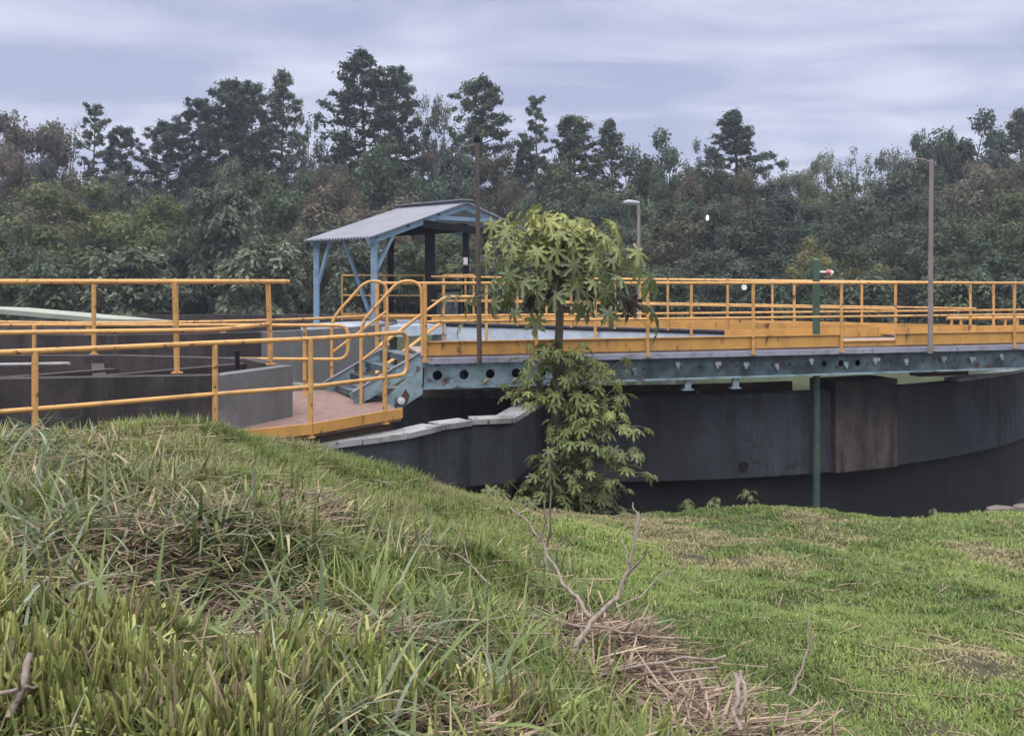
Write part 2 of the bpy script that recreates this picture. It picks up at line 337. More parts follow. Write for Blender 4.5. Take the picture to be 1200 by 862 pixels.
# ------------------------------------------------------------------ main round tank
TC = Vector((.9, 26.1)); TR = 13.1
ZT, ZB, ZW = EYE-1.76, EYE-3.05, EYE-2.15
def arc(r, a0, a1, n): return [(TC.x + r*math.cos(R(a0+(a1-a0)*i/n)), TC.y + r*math.sin(R(a0+(a1-a0)*i/n))) for i in range(n+1)]
def ring_wall(mb, ro, ri, z0, z1, a0=0, a1=360, n=180):
    o, i = arc(ro, a0, a1, n), arc(ri, a0, a1, n)
    for j in range(n):
        a, b, c, d = o[j], o[j+1], i[j+1], i[j]
        mb.add([(*a, z0), (*b, z0), (*b, z1), (*a, z1)], [(0, 1, 2, 3)], True)
        mb.add([(*c, z0), (*d, z0), (*d, z1), (*c, z1)], [(0, 1, 2, 3)], True)
        mb.add([(*a, z1), (*b, z1), (*c, z1), (*d, z1)], [(0, 1, 2, 3)])
        mb.add([(*d, z0), (*c, z0), (*b, z0), (*a, z0)], [(0, 1, 2, 3)])
    if a1-a0 < 360:
        for j in (0, n): mb.add([(*o[j], z0), (*i[j], z0), (*i[j], z1), (*o[j], z1)], [(0, 1, 2, 3)])
tank = empty('round_tank', (TC.x, TC.y, EYE-3.9), 'large round tank of dark stained concrete raised over a shadowed recess behind the lawn', 'tank')
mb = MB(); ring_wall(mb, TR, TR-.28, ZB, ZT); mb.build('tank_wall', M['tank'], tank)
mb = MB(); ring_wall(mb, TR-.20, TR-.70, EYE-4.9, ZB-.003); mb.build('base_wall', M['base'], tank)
mb = MB(); o_ = arc(TR-.29, 0, 360, 120)[:-1]; mb.add([(*p, ZB+.05) for p in o_], [tuple(range(120))]); mb.build('tank_floor', M['tank'], tank)
mb = MB(); ring_wall(mb, TR-.75, TR-.83, ZT-.25, ZT+.085, 262, 288, 40); ring_wall(mb, TR-.30, TR-.75, ZT-.28, ZT-.22, 262, 288, 40); mb.build('weir_trough', M['rust'], tank)
mb = MB(); ring_wall(mb, TR+.004, TR-.26, ZT+.004, ZT+.06, 302, 322, 24); mb.build('rim_cap', M['coping'], tank)
mb = MB(); ring_wall(mb, TR+.012, TR-.30, ZT-.03, ZT+.10, 243, 268, 24); mb.build('rim_ledge', M['ledge'], tank)
# pier that carries the bridge on the right
def on_circle(u, r=TR):
    k = (u-600)/F  # near intersection of the sight line with the circle
    a = k*k+1; b = -2*(k*TC.x+TC.y); c = TC.x**2+TC.y**2-r*r
    Y = (-b-math.sqrt(max(0, b*b-4*a*c)))/(2*a); return Vector((k*Y, Y))
a, b = on_circle(974), on_circle(1046)
d = (b-a).normalized(); nrm = Vector((d.y, -d.x))
mb = MB(); mb.obox((a.x+nrm.x*.10, a.y+nrm.y*.10, ZB+.004), ((b-a).x, (b-a).y, 0), (-nrm.x*.6, -nrm.y*.6, 0), (0, 0, EYE-1.60-ZB)); mb.build('pier', M['pier'], tank)
# drain stains under two outlet holes
for u in (535, 871):
    a = on_circle(u)
    mb = MB(); mb.tube([(a.x, a.y-.07, ZB+.20), (a.x, a.y+.1, ZB+.20)], .065, 12); mb.build('drain_pipe', M['dark_steel'], tank)
# water
mb = MB(); o_ = arc(TR-.285, 0, 360, 120)[:-1]; mb.add([(*p, ZW) for p in o_], [tuple(range(120))])
mw, Nw, Lw, bw = new_mat('tank_water'); bw.inputs['Base Color'].default_value = (.10, .12, .07, 1); bw.inputs['Roughness'].default_value = .12
wn = Nw.new('ShaderNodeTexNoise'); wn.inputs['Scale'].default_value = 14; wb = Nw.new('ShaderNodeBump'); wb.inputs['Strength'].default_value = .08; Lw.new(wn.outputs[0], wb.inputs['Height']); Lw.new(wb.outputs[0], bw.inputs['Normal'])
mb.build('water', mw, kind='structure')

# ------------------------------------------------------------------ channel wall with pale coping in front of the tank
pts = [P(365,522,9.17), P(476,507,9.94), P(515,498,10.48), P(552,493,10.8), P(600,491,10.93), P(627,474,12.2), P(634,466,12.95)]
pts = [Vector((p.x, p.y, EYE-1.76)) for p in pts]; pts[0] = pts[0]; pts.insert(0, Vector((pts[0].x-1.6, pts[0].y-1.0, EYE-1.76)))
cw = empty('channel_wall', (pts[2].x, pts[2].y, EYE-3.4), 'low dark channel wall with a pale broken coping below the stairs', 'wall')
def strip(mb, pts, w0, w1, z0, z1):
    """wall following pts; w0,w1 sideways offsets (right side positive)"""
    L_, R_ = [], []
    for i, p in enumerate(pts):
        d = (pts[min(i+1, len(pts)-1)]-pts[max(i-1, 0)]); d.z = 0; d.normalize(); n = Vector((d.y, -d.x, 0))
        L_.append(p + n*w0); R_.append(p + n*w1)
    for i in range(len(pts)-1):
        q = [L_[i], R_[i], R_[i+1], L_[i+1]]
        vs = [(v.x, v.y, z0) for v in q] + [(v.x, v.y, z1) for v in q]
        fs = [(4,5,6,7),(3,2,1,0),(1,2,6,5),(3,0,4,7)]
        if i == 0: fs.append((0,1,5,4))
        if i == len(pts)-2: fs.append((2,3,7,6))
        mb.add(vs, fs)
mb = MB(); strip(mb, pts, -.22, 0, EYE-2.58, EYE-1.83); mb.build('wall_face', M['tank'], cw)
mb = MB(); strip(mb, pts, -.75, -.45, EYE-4.2, EYE-2.585); mb.build('wall_base', M['tank'], cw)
rnd = random.Random(4)
for i in range(len(pts)-1):
    a, b = pts[i], pts[i+1]; d = b-a; n = max(1, round(d.length/.8)); wd = .30
    for j in range(n):
        p = a+d*(j/n)+d.normalized()*.012; q = a+d*((j+1)/n)-d.normalized()*.012; dz = rnd.uniform(-.012, .012)
        s = Vector((d.y, -d.x, 0)).normalized()
        mb = MB(); mb.obox((p.x+s.x*.04, p.y+s.y*.04, EYE-1.827+dz+.012), q-p, -s*wd, (0, 0, .065)); mb.build('coping_slab', M['coping'], cw)

# ------------------------------------------------------------------ near footbridge
B0 = Vector((-1.213, 11.55, 0)); B1 = Vector((8.46, 14.1, 0)); bu = (B1-B0).normalized(); bn = Vector((-bu.y, bu.x, 0)); BW = 1.8; BL = 13.5; DK = EYE-1.0; RR = .0225
def bp(s, t, z): return B0 + bu*s + bn*t + Vector((0, 0, z))
def s_of(u, t=0.0):
    k = (u-600)/F; o = B0+bn*t; return (k*o.y-o.x)/(bu.x-k*bu.y)
br = empty('footbridge', (B0.x+bu.x*5, B0.y+bu.y*5, DK), 'long yellow railed steel footbridge with a blue perforated girder crossing in front of the tank', 'bridge')
mb = MB(); mb.obox(bp(.03, .07, DK-.05), bu*(BL-.45), bn*(BW-.14), (0, 0, .045))
mb.build('deck_plate', M['deck'], br)
# outer girder: web plate with round holes, lilac channel on top, blue bottom flange
def web(mb, s0, s1, z0, z1, hr, off=0.0, th=.012):
    c = Vector(((s0+s1)/2, 0, (z0+z1)/2)); a = (s1-s0)/2; h = (z1-z0)/2
    ca = math.atan2(h, a); angs = sorted(set([round(x, 5) for x in [i*math.pi/8 for i in range(16)] + [ca, math.pi-ca, math.pi+ca, 2*math.pi-ca]]))
    inn, outr = [], []
    for t in angs:
        cx, cz = math.cos(t), math.sin(t); k = min(a/abs(cx) if abs(cx) > 1e-6 else 9e9, h/abs(cz) if abs(cz) > 1e-6 else 9e9)
        inn.append((c.x+hr*cx, c.z+hr*cz)); outr.append((c.x+k*cx, c.z+k*cz))
    n = len(angs)
    f0 = [bp(x, off, z) for x, z in inn]+[bp(x, off, z) for x, z in outr]; b0 = [bp(x, off+th, z) for x, z in inn]+[bp(x, off+th, z) for x, z in outr]
    for j in range(n):
        k = (j+1) % n
        mb.add([f0[j], f0[n+j], f0[n+k], f0[k]], [(0, 1, 2, 3)]); mb.add([b0[j], b0[k], b0[n+k], b0[n+j]], [(0, 1, 2, 3)])
        mb.add([f0[j], f0[k], b0[k], b0[j]], [(0, 1, 2, 3)])
WZ0, WZ1 = EYE-1.43, EYE-1.115
mb = MB(); cell = .37
for i in range(int(1.9/cell)): web(mb, .02+i*cell, .02+(i+1)*cell, WZ0, WZ1, .066)
e1 = .02+int(1.9/cell)*cell
g1 = mb.build('girder_web', M['steel_blue'], br)
mb = MB(); s = e1+.004; i = 0
holes = [7.55, 7.85, 8.15]
segs = []
while s < BL-.5:
    nxt = s+.30
    web(mb, s, min(nxt, BL-.45), WZ0+.02, WZ1, .050 if (i % 17 in (14, 15, 16)) else .016); s = nxt; i += 1
mb.build('girder_web', M['steel_teal'], br)
mb = MB(); mb.obox(bp(-.02, -.07, WZ1+.003), bu*(BL-.43), bn*.14, (0, 0, .075)); mb.build('top_flange', M['flange'], br)
mb = MB(); mb.obox(bp(-.02, -.06, WZ0-.023), bu*(e1), bn*.14, (0, 0, .02)); mb.obox(bp(e1, -.06, WZ0-.004), bu*(BL-.45-e1), bn*.14, (0, 0, .022)); mb.build('bottom_flange', M['steel_blue'], br)
rnd = random.Random(8)
for i in range(14):      # brackets and bolt plates along the dark part of the web
    s = 3.1 + i*.58 + rnd.uniform(-.1, .1)
    mb = MB(); z = WZ1-.03-rnd.uniform(.02, .10); wd = rnd.uniform(.05, .12)
    mb.obox(bp(s, -.035, z-.06), bu*wd, bn*.03, (0, 0, .055)); mb.obox(bp(s+.02, -.045, z-.10), bu*.03, bn*.04, (0, 0, .04))
    mb.build('bracket', M['flange'] if i % 3 else M['steel_blue'], br)
for u in (806, 862):     # short hangers under the girder
    s = s_of(u); mb = MB(); mb.obox(bp(s-.05, -.02, WZ0-.15), bu*.10, bn*.05, (0, 0, .145)); mb.obox(bp(s-.09, -.03, WZ0-.165), bu*.18, bn*.09, (0, 0, .015)); mb.build('hanger', M['steel_blue'], br)
mb = MB(); mb.obox(bp(.03, .22, WZ0-.01), bu*(BL-.6), bn*.06, (0, 0, .31)); mb.build('hole_shade_backing', M['dark_steel'], br)  # added dark backing: makes the girder holes look shaded, hides bright grass behind
mb = MB(); mb.obox(bp(-.02, BW-.08, WZ0), bu*(BL-.5), bn*.08, (0, 0, .36)); mb.build('inner_beam', M['steel_teal'], br)
for i in range(10):
    s = .5+i*1.3; mb = MB(); mb.obox(bp(s, .016, WZ0+.10), bu*.07, bn*(BW-.1), (0, 0, .12)); mb.build('cross_beam', M['dark_steel'], br)
# box beam slung under the right of the bridge
mb = MB(); mb.obox(bp(s_of(1078, .9), .9, EYE-1.63), bu*1.0, bn*.25, (0, 0, .16)); mb.build('slung_beam', M['rust'], br)
# toe boards (gap in the outer one)
def toe(s0, s1, t, h=.19, th=.02):
    mb = MB(); mb.obox(bp(s0, t, DK+.002), bu*(s1-s0), bn*th, (0, 0, h)); mb.obox(bp(s0, t-.025 if t < .9 else t+th, DK+h-.012), bu*(s1-s0), bn*.028, (0, 0, .012)); mb.build('toe_board', M['yellow_board'], br)
gs0, gs1 = s_of(986), s_of(1048)
for a_, b_ in [(0, s_of(755)), (s_of(755)+.012, s_of(880)), (s_of(880)+.012, gs0), (gs1, 12.9)]: toe(a_, b_, -.03)
toe(gs0+.012, gs1-.012, -.028, .085)
for a_, b_ in [(s_of(850, BW), 8.6), (8.61, 12.9)]: toe(a_, b_, BW+.01, .17)
def brail(t, s0, s1, posts, topz=EYE, thick=RR, endpost=True):
    zt, zm = topz-thick, DK+.46
    mb = MB(); mb.tube([bp(s0, t, zt), bp(s1, t, zt)], thick); mb.build('handrail', M['yellow'], br)
    mb = MB(); mb.tube([bp(s0, t, zm), bp(s1, t, zm)], thick*.85); mb.build('mid_rail', M['yellow'], br)
    for k, s in enumerate(posts):
        mb = MB(); mb.tube([bp(s, t, DK-.06), bp(s, t, zt)], thick*(1.35 if k == 0 and endpost else 1.08)); mb.obox(bp(s-.04, t-.035, DK-.085), bu*.08, bn*.07, (0, 0, .02)); mb.build('railing_post', M['yellow'], br)
brail(-.065, .02, 12.9, [s_of(u) for u in (497, 627, 757, 880, 983, 1088, 1185)] + [12.2])
brail(BW+.06, -.42, 12.9, [-.42] + [s_of(u, BW) for u in (571, 699, 812, 933, 1052, 1140)] + [11.2])

# ------------------------------------------------------------------ far walkway (comes in from the shed, meets the bridge on the right)
F0 = Vector((XU(506, 19.2), 19.2, EYE-.905)); F1 = Vector((XU(1052, 15.4), 15.4, EYE-.955))
fl = (F1-F0).length; fu = (F1-F0).normalized(); fn = Vector((-fu.y, fu.x, 0)).normalized()
def fp(s, t, z): return F0 + fu*s + fn*t + Vector((0, 0, z))
def fs_of(u, t=0.0):
    k = (u-600)/F; o = F0+fn*t; return (k*o.y-o.x)/(fu.x-k*fu.y)
fw = empty('walkway', F0 + fu*4, 'far yellow railed walkway on a white beam leading to the open shed', 'walkway')
mb = MB(); mb.obox(fp(0, .05, -.05), fu*fl, fn*1.1, (0, 0, .045)); mb.build('deck_plate', M['flange'], fw)
mb = MB(); mb.obox(fp(0, 0, -.46), fu*fl, fn*.05, (0, 0, .37)); mb.build('side_beam', M['white_blue'], fw)
mb = MB(); mb.obox(fp(0, -.02, -.085), fu*fl, fn*.05, (0, 0, .045)); mb.build('edge_channel', M['dark_steel'], fw)
for t in (-.01, 1.14):
    e_ = fl+(1.35 if t > 1 else -.05)
    mb = MB(); mb.obox(fp(0, t, .003), fu*e_, fn*.02, (0, 0, .15)); mb.build('toe_board', M['yellow_board'], fw)
    mb = MB(); mb.tube([fp(0, t, 1.02), fp(e_, t, EYE-RR-fp(e_, t, 0).z)], RR); mb.build('handrail', M['yellow'], fw)
    mb = MB(); mb.tube([fp(0, t, .48), fp(e_, t, .46)], RR*.85); mb.build('mid_rail', M['yellow'], fw)
for u in (521, 607, 670, 721, 783, 853): 
    s = fs_of(u); mb = MB(); mb.tube([fp(s, -.03, -.04), fp(s, -.03, 1.0)], RR*1.05); mb.build('railing_post', M['yellow'], fw)
for u in (545, 640, 750, 905, 1010):
    s = fs_of(u, 1.14); mb = MB(); mb.tube([fp(s, 1.16, -.04), fp(s, 1.16, 1.0)], RR*1.05); mb.build('railing_post', M['yellow'], fw)
for s in (1.5, 5.2):
    mb = MB(); mb.obox(fp(s, .3, -3.9), fu*.25, fn*.3, (0, 0, 3.84)); mb.build('support_column', M['grey_wall'], fw)

# ------------------------------------------------------------------ stairs up to the bridge
S0 = Vector((-2.02, 11.35, EYE-1.61)); sr = Vector((.80, .16, 0)); lat = Vector((-.62, 1.2, 0)); SH = .61
st = empty('staircase', S0 + lat*.5, 'short blue steel staircase with looped yellow handrails rising to the footbridge', 'stairs')
def sp(k, w_, z): return S0 + sr*k + lat*w_ + Vector((0, 0, z))
for w_ in (0, 1):
    mb = MB(); a, b = sp(-.12, w_, -.02), sp(1.02, w_, SH+.02); mb.bar(a+Vector((0, 0, .06)), b+Vector((0, 0, -.06)), .045, .20); mb.build('stringer', M['steel_blue'], st)
    mb = MB(); mb.bar(a+Vector((0, 0, .17)), b+Vector((0, 0, .05)), .09, .014); mb.build('stringer_cap', M['flange'], st)
for i in range(4):
    k = .02+i*.27; mb = MB(); mb.obox(sp(k, .04, SH*(i+.45)/3.7), sr*.28, lat*.92, (0, 0, .03)); mb.obox(sp(k, .04, SH*(i+.45)/3.7-.05), sr*.02, lat*.92, (0, 0, .049)); mb.build('tread', M['steel_teal'], st)
mb = MB(); mb.tube([sp(.64, -.055, .02), sp(.64, -.037, .02)], .05, 14); mb.tube([sp(.64, -.062, .02), sp(.64, -.055, .02)], .022, 10); mb.build('round_flange', M['white'], st)
gq = [sp(.28, -.028, -.04), sp(.62, -.028, -.10), sp(1.0, -.028, .10), sp(1.0, -.028, .52)]; gb = [p+lat*.012 for p in gq]
mb = MB(); mb.add(gq+gb, [(0, 1, 2, 3), (7, 6, 5, 4)]+[(4+i, 4+(i+1) % 4, (i+1) % 4, i) for i in range(4)]); mb.build('gusset', M['steel_blue'], st)
gq = [sp(.56, -.036, -.03), sp(.63, -.036, -.055), sp(.74, -.036, -.02), sp(.78, -.036, .09)]+[sp(.72, -.036, .17)]; gb = [p+lat*.005 for p in gq]
mb = MB(); mb.add(gq+gb, [(0, 1, 2, 3, 4), (9, 8, 7, 6, 5)]+[(5+i, 5+(i+1) % 5, (i+1) % 5, i) for i in range(5)]); mb.build('rust_patch', M['rust'], st)
for w_ in (-.03, 1.03):
    pth = [sp(0, w_, -.03), sp(0, w_, 1.06), sp(.62, w_, 1.63), sp(.98, w_, 1.60), sp(1.0, w_, .62)]
    mb = MB(); mb.tube(bend(pth, .17, 6), RR); mb.build('handrail', M['yellow'], st)
    mb = MB(); mb.tube([sp(.0, w_, .56), sp(1.0, w_, 1.18)], RR*.85); mb.build('mid_rail', M['yellow'], st)
# second, farther flight from the bridge end up to the shed platform
st2 = empty('staircase', P(470, 402, 14.4), 'farther yellow handrails of the steps climbing behind the first staircase towards the shed', 'stairs')
for dd in (0, 1.0):
    a, b = P(440, 408, 14.0+dd), P(521, 348, 15.2+dd)
    mb = MB(); mb.tube(bend([a, b, b+Vector((.5, .25, 0))], .1), RR); mb.build('handrail', M['yellow'], st2)
    a2, b2 = a+Vector((0, 0, -.42)), b+Vector((0, 0, -.42)); mb = MB(); mb.tube([a2, b2], RR*.85); mb.build('mid_rail', M['yellow'], st2)
    for k in (.05, .98):
        q = a.lerp(b, k); mb = MB(); mb.tube([q, q-Vector((0, 0, .95))], RR); mb.build('railing_post', M['yellow'], st2)
for i in range(4):
    q = P(440, 408, 14.0).lerp(P(521, 348, 15.2), i/3.2) - Vector((0, 0, .92)); mb = MB(); mb.obox(q, (.26, .1, 0), (.1, 1.0, 0), (0, 0, .03)); mb.build('tread', M['steel_teal'], st2)

# ------------------------------------------------------------------ lower walkway with its railings
LD = EYE-1.61
npx = [(0, 7.35), (100, 7.75), (250, 8.5), (365, 9.1), (470, 10.2)]
near = [Vector((XU(u, Y), Y, LD)) for u, Y in npx]; near.insert(0, near[0]+(near[0]-near[1])*3)
lw = empty('paved_walkway', Vector((-2.6, 10.5, LD)), 'low pink paved walkway with a yellow edge board at the foot of the stairs', 'walkway')
farp = [Vector((-7.5, 11.9, LD)), Vector((-5.0, 12.0, LD)), Vector((-2.55, 12.75, LD)), Vector((-1.6, 11.2, LD))]
mb = MB(); poly = near + list(reversed(farp)); n = len(poly)
mb.add([(p.x, p.y, LD) for p in poly]+[(p.x, p.y, LD-.05) for p in poly], [tuple(range(n)), tuple(reversed(range(n, 2*n)))]+[(i, (i+1) % n, n+(i+1) % n, n+i)[::-1] for i in range(n)])
mb.build('slab', M['paving'], lw)
mb = MB(); pin = [p*1 for p in poly]; cxx = sum(p.x for p in pin)/n; cyy = sum(p.y for p in pin)/n; pin = [Vector((cxx+(p.x-cxx)*.96, cyy+(p.y-cyy)*.96)) for p in pin]
mb.add([(p.x, p.y, LD-.053) for p in pin]+[(p.x, p.y, LD-.16) for p in pin], [tuple(range(n)), tuple(reversed(range(n, 2*n)))]+[(i, (i+1) % n, n+(i+1) % n, n+i)[::-1] for i in range(n)])
mb.build('footing', M['soil'], lw)
sub = [p + Vector((.02, -.03, 0)) for p in near]
for i in range(1, len(near)-1):
    a, b = near[i], near[i+1]; d = (b-a).normalized(); sd = Vector((d.y, -d.x, 0))
    mb = MB(); mb.obox(a+sd*.01+Vector((0, 0, -.012)), b-a-d*.006, sd*.025, (0, 0, .115)); mb.build('edge_board', M['yellow_board'], lw)
def rail_thing(label, top, mid, posts, r=.026, group=None, loop=None, start_loop=False):
    """top, mid: lists of points; posts: list of (base, top)"""
    rt = empty('railing', posts[0][0], label, 'railing', group)
    mb = MB(); mb.tube(bend(top, .25, 5), r); mb.build('handrail', M['yellow'], rt)
    if mid: mb = MB(); mb.tube(bend(mid, .25, 5), r*.88); mb.build('mid_rail', M['yellow'], rt)
    if loop: mb = MB(); mb.tube(bend(loop, .16, 6), r*.95); mb.build('end_loop', M['yellow'], rt)
    for a, b in posts:
        mb = MB(); mb.tube([a, b], r*1.05); mb.tube([a, a+Vector((0, 0, .012))], r*2.1); mb.build('railing_post', M['yellow'], rt)
    return rt
up = Vector((0, 0, 1)); tz, mz = 1.0, .49
t_ = [p+up*tz for p in near]; m_ = [p+up*mz for p in near]
e_ = near[-1]; d_ = (near[-1]-near[-2]).normalized()
def at_u(u):
    for i in range(1, len(near)-1):
        a, b = near[i], near[i+1]; k = (u-600)/F; de = b-a; den = de.x-k*de.y
        t = (k*a.y-a.x)/den
        if -.001 <= t <= 1.001: return a+de*t
rail_thing('long yellow pipe railing nearest the grass mound, bending past the stair foot', t_, m_, [(at_u(u)-up*.05, at_u(u)+up*tz) for u in (41, 252, 364, 451)],
           loop=[e_+up*tz-d_*.15, e_+up*tz+d_*.1, e_+up*mz+d_*.1, e_+up*mz-d_*.15])
fr = [P(-60, 380, 12.2), P(100, 379, 12.2), P(250, 380, 12.2), P(398, 381.5, 12.1)]
fr = [Vector((p.x, p.y, LD)) for p in fr]
zt = EYE-.62-LD; zm = EYE-1.10-LD
rail_thing('low yellow railing on the far side of the paved walkway, ending in a closed loop', [p+up*zt for p in fr], [p+up*zm for p in fr],
           [(P(a, 381, 12.15)*1, None) for a in ()] + [(Vector((XU(u, 12.15), 12.15, LD)), Vector((XU(u, 12.15), 12.15, LD+zt))) for u in (40, 357)],
           loop=[fr[-1]+up*zt-Vector((.2, 0, 0)), fr[-1]+up*zt+Vector((.12, 0, 0)), fr[-1]+up*zm+Vector((.12, 0, 0)), fr[-1]+up*zm-Vector((.2, 0, 0))])

# ------------------------------------------------------------------ left tank (black stained, grey right-hand face)
WT = EYE-1.0
lt = empty('concrete_basin', (-5.2, 10.8, LD), 'black stained concrete basin with inner partitions at the left, pale grey on its right face', 'tank')
c0 = [Vector((-8.0, 8.9, 0)), Vector((XU(0, 8.75), 8.75, 0)), Vector((XU(255, 9.1), 9.1, 0)), Vector((XU(343, 10.2), 10.2, 0)), Vector((XU(300, 11.3), 11.3, 0)), Vector((-5.4, 11.85, 0)), Vector((-9, 11.9, 0))]
def wallseg(mb, a, b, th, z0, z1, ext=0.0):
    d = (b-a).normalized(); sd = Vector((-d.y, d.x, 0)); mb.obox((a.x-d.x*ext, a.y-d.y*ext, z0), (b-a)+d*2*ext, sd*th, (0, 0, z1-z0))
mb = MB(); wallseg(mb, c0[0], c0[1], .2, LD-.5, WT); wallseg(mb, c0[1]+Vector((.003, 0, 0)), c0[2], .2, LD-.5, WT); mb.build('front_wall', M['old_dark'], lt)
mb = MB(); wallseg(mb, c0[2]+Vector((.004, .002, 0)), c0[3], .2, LD-.5, WT-.003); mb.build('right_wall', M['grey_wall'], lt)
mb = MB(); wallseg(mb, c0[3], c0[4], .18, LD-.5, WT-.006); wallseg(mb, c0[4]+Vector((0, .003, 0)), c0[5], .18, LD-.5, WT-.009); wallseg(mb, c0[5], c0[6], .18, LD-.5, WT-.012); mb.build('back_wall', M['tank_brown'], lt)
for (a, b, h) in [((-5.05, 9.0), (-3.35, 11.2), .0), ((-4.35, 9.2), (-5.6, 11.7), .05), ((-6.3, 8.9), (-4.9, 10.6), .02)]:
    mb = MB(); wallseg(mb, Vector((*a, 0)), Vector((*b, 0)), .15, LD-.45, WT-.06-h); mb.build('partition', M['tank_brown'], lt)
mb = MB(); mb.add([(p.x*.985, p.y, LD-.2) for p in c0], [tuple(range(len(c0)))]); mb.build('basin_floor', M['old_dark'], lt)
tag(root_mesh((lambda m: (m.tube([P(-40, 428, 9.4), P(82, 426, 9.3)], .02, 8), m.build('pipe', M['coping']))[1])(MB()), P(0, 427, 9.3)), 'thin pale pipe lying across the black basin at the left edge', 'pipe')
mb = MB(); q = P(278, 418, 10.6); mb.tube([(q.x, q.y, WT-.25), (q.x, q.y, WT+.14)], .03, 8); o = mb.build('pipe', M['dark_steel']); tag(root_mesh(o, (q.x, q.y, WT-.25)), 'short dark upright pipe stub inside the basin', 'pipe')
# railings standing on its walls
w1 = [Vector((XU(u, Y), Y, WT)) for u, Y in ((-120, 8.8), (0, 8.87), (205, 9.28), (258, 9.45), (314, 10.25), (338, 10.5))]
rail_thing('thick yellow railing standing on the front wall of the black basin', [p+up*1.0 for p in w1], [p+up*(.47 if i < 4 else .49) for i, p in enumerate(w1[:5])],
           [(w1[2]+Vector((0, .06, 0)), w1[2]+up*1.0), (w1[4]+Vector((.02, .05, 0)), w1[4]+up*1.0)], r=.029)
w2 = [Vector((XU(u, 11.95), 11.95, WT-.02)) for u in (-80, 110, 235)]
rail_thing('farther yellow railing on the back wall of the black basin', [p+up*1.02 for p in w2], None, [(w2[1], w2[1]+up*1.02), (w2[0], w2[0]+up*1.02)], r=.029)
# second basin behind
b2 = empty('concrete_basin', (-5.5, 17, EYE-2.2), 'brown walled round basin behind the black one, with a pale grey right end', 'tank')
c_ = Vector((-7.2, 19.0)); 
def ring2(mb, r0, r1, z0, z1, a0, a1, n=60):
    for j in range(n):
        A = [R(a0+(a1-a0)*(j+k)/n) for k in (0, 1)]
        p = [(c_.x+r*math.cos(t), c_.y+r*math.sin(t)) for r, t in ((r0, A[0]), (r0, A[1]), (r1, A[1]), (r1, A[0]))]
        mb.add([(*q, z0) for q in p]+[(*q, z1) for q in p], [(4, 5, 6, 7), (3, 2, 1, 0), (0, 1, 5, 4), (2, 3, 7, 6)])
mb = MB(); ring2(mb, 4.6, 4.4, EYE-2.6, EYE-.9, 0, 306); mb.build('wall', M['tank_brown'], b2)
mb = MB(); ring2(mb, 4.6, 4.4, EYE-2.6, EYE-.9, 306.1, 359.9); mb.build('wall', M['grey_wall'], b2)
tr_ = [Vector((c_.x+4.5*math.cos(R(a)), c_.y+4.5*math.sin(R(a)), EYE-.70)) for a in range(235, 341, 7)]
rail_thing('single low curved yellow rail round the rim of the brown basin', tr_, None, [(p-up*.2, p) for p in tr_[1::4]], r=.026)
ls = empty('low_shed', (-10.2, 16.5, EYE-2.6), 'low pale green roofed shed at the left edge behind the basins', 'shed')
mb = MB(); a, b = P(-60, 357, 16), P(135, 374, 16.8); mb.obox(a+Vector((0, 0, -.09)), b-a, (.25, 2.2, -.12), (0, 0, .09)); mb.build('roof', M['pale_roof'], ls)
mb = MB(); mb.obox((a.x+.3, a.y+.3, EYE-2.6), (2.0, .5, 0), (.2, 1.6, 0), (0, 0, 1.75)); mb.build('wall', M['grey_wall'], ls)

# ------------------------------------------------------------------ open shed
RN = Vector((-1.04, 20.0, EYE+1.87)); e1v = Vector((-1.76, 1.5, 0)); sv = Vector((-1.90, -2.2, -.93)); 
sh = empty('open_shed', (-2.6, 20.2, EYE-.95), 'open sided shed with a grey zinc gable roof on blue posts beyond the footbridge', 'shed')
def roof_sheet(o, along, slope, mat, th=.03):
    n = 44; mb = MB(); vs = []; up_ = Vector((0, 0, 1))
    for i in range(n*3+1):
        t = i/(n*3); wv = .018*math.sin(t*n*2*math.pi/2)
        for k in (0, 1): vs.append(o+along*t+slope*k+up_*wv)
    m = len(vs); vs += [v-up_*th for v in vs]; fs = []
    for i in range(n*3):
        a = 2*i; fs += [(a, a+1, a+3, a+2), (m+a, m+a+2, m+a+3, m+a+1), (a, a+2, m+a+2, m+a), (a+1, m+a+1, m+a+3, a+3)]
    fs += [(0, m, m+1, 1), (m-2, m-1, 2*m-1, 2*m-2)]
    mb.add(vs, fs); return mb.build('roof_sheet', mat, sh)
roof_sheet(RN, e1v, sv, M['roof']); 
sv2 = Vector((1.40, 1.61, -.56)); roof_sheet(RN, e1v, sv2, M['roof'])
mb = MB(); mb.bar(RN+Vector((0, 0, .045))-e1v*.02, RN+e1v*1.02+Vector((0, 0, .045)), .30, .02); mb.build('ridge_cap', M['flange'], sh)
# raised ridge vent sheet
DKs = EYE-.95
def spost(p, ztop, w_=.10, mat='shed_blue', name='post'):
    mb = MB(); mb.obox((p[0]-w_/2, p[1]-w_/2, DKs), (w_, 0, 0), (0, w_, 0), (0, 0, ztop-DKs)); return mb.build(name, M[mat], sh)
def rf(a, s): return RN+e1v*a+sv*s     # point on the left slope
pa = rf(.06, .93); pb = rf(.92, .93)
spost((pa.x, pa.y), pa.z-.05, .13); spost((pb.x, pb.y), pb.z-.05, .12)
for p_, q_ in ((pa-Vector((0, 0, .85)), rf(.06, .72)-Vector((0, 0, .06))), (pb-Vector((0, 0, 1.2)), rf(.70, .93)-Vector((0, 0, .06))), (rf(.50, .93)-Vector((0, 0, .1)), Vector((XU(436, 19.6), 19.6, DKs+.05)))):
    mb = MB(); mb.bar(p_, q_, .055, .07); mb.build('brace', M['shed_blue'], sh)
mb = MB()
mb.bar(rf(.05, .0)-Vector((0, 0, .10)), rf(.05, 1.0)-Vector((0, 0, .10)), .07, .14); mb.build('rafter', M['shed_blue'], sh)
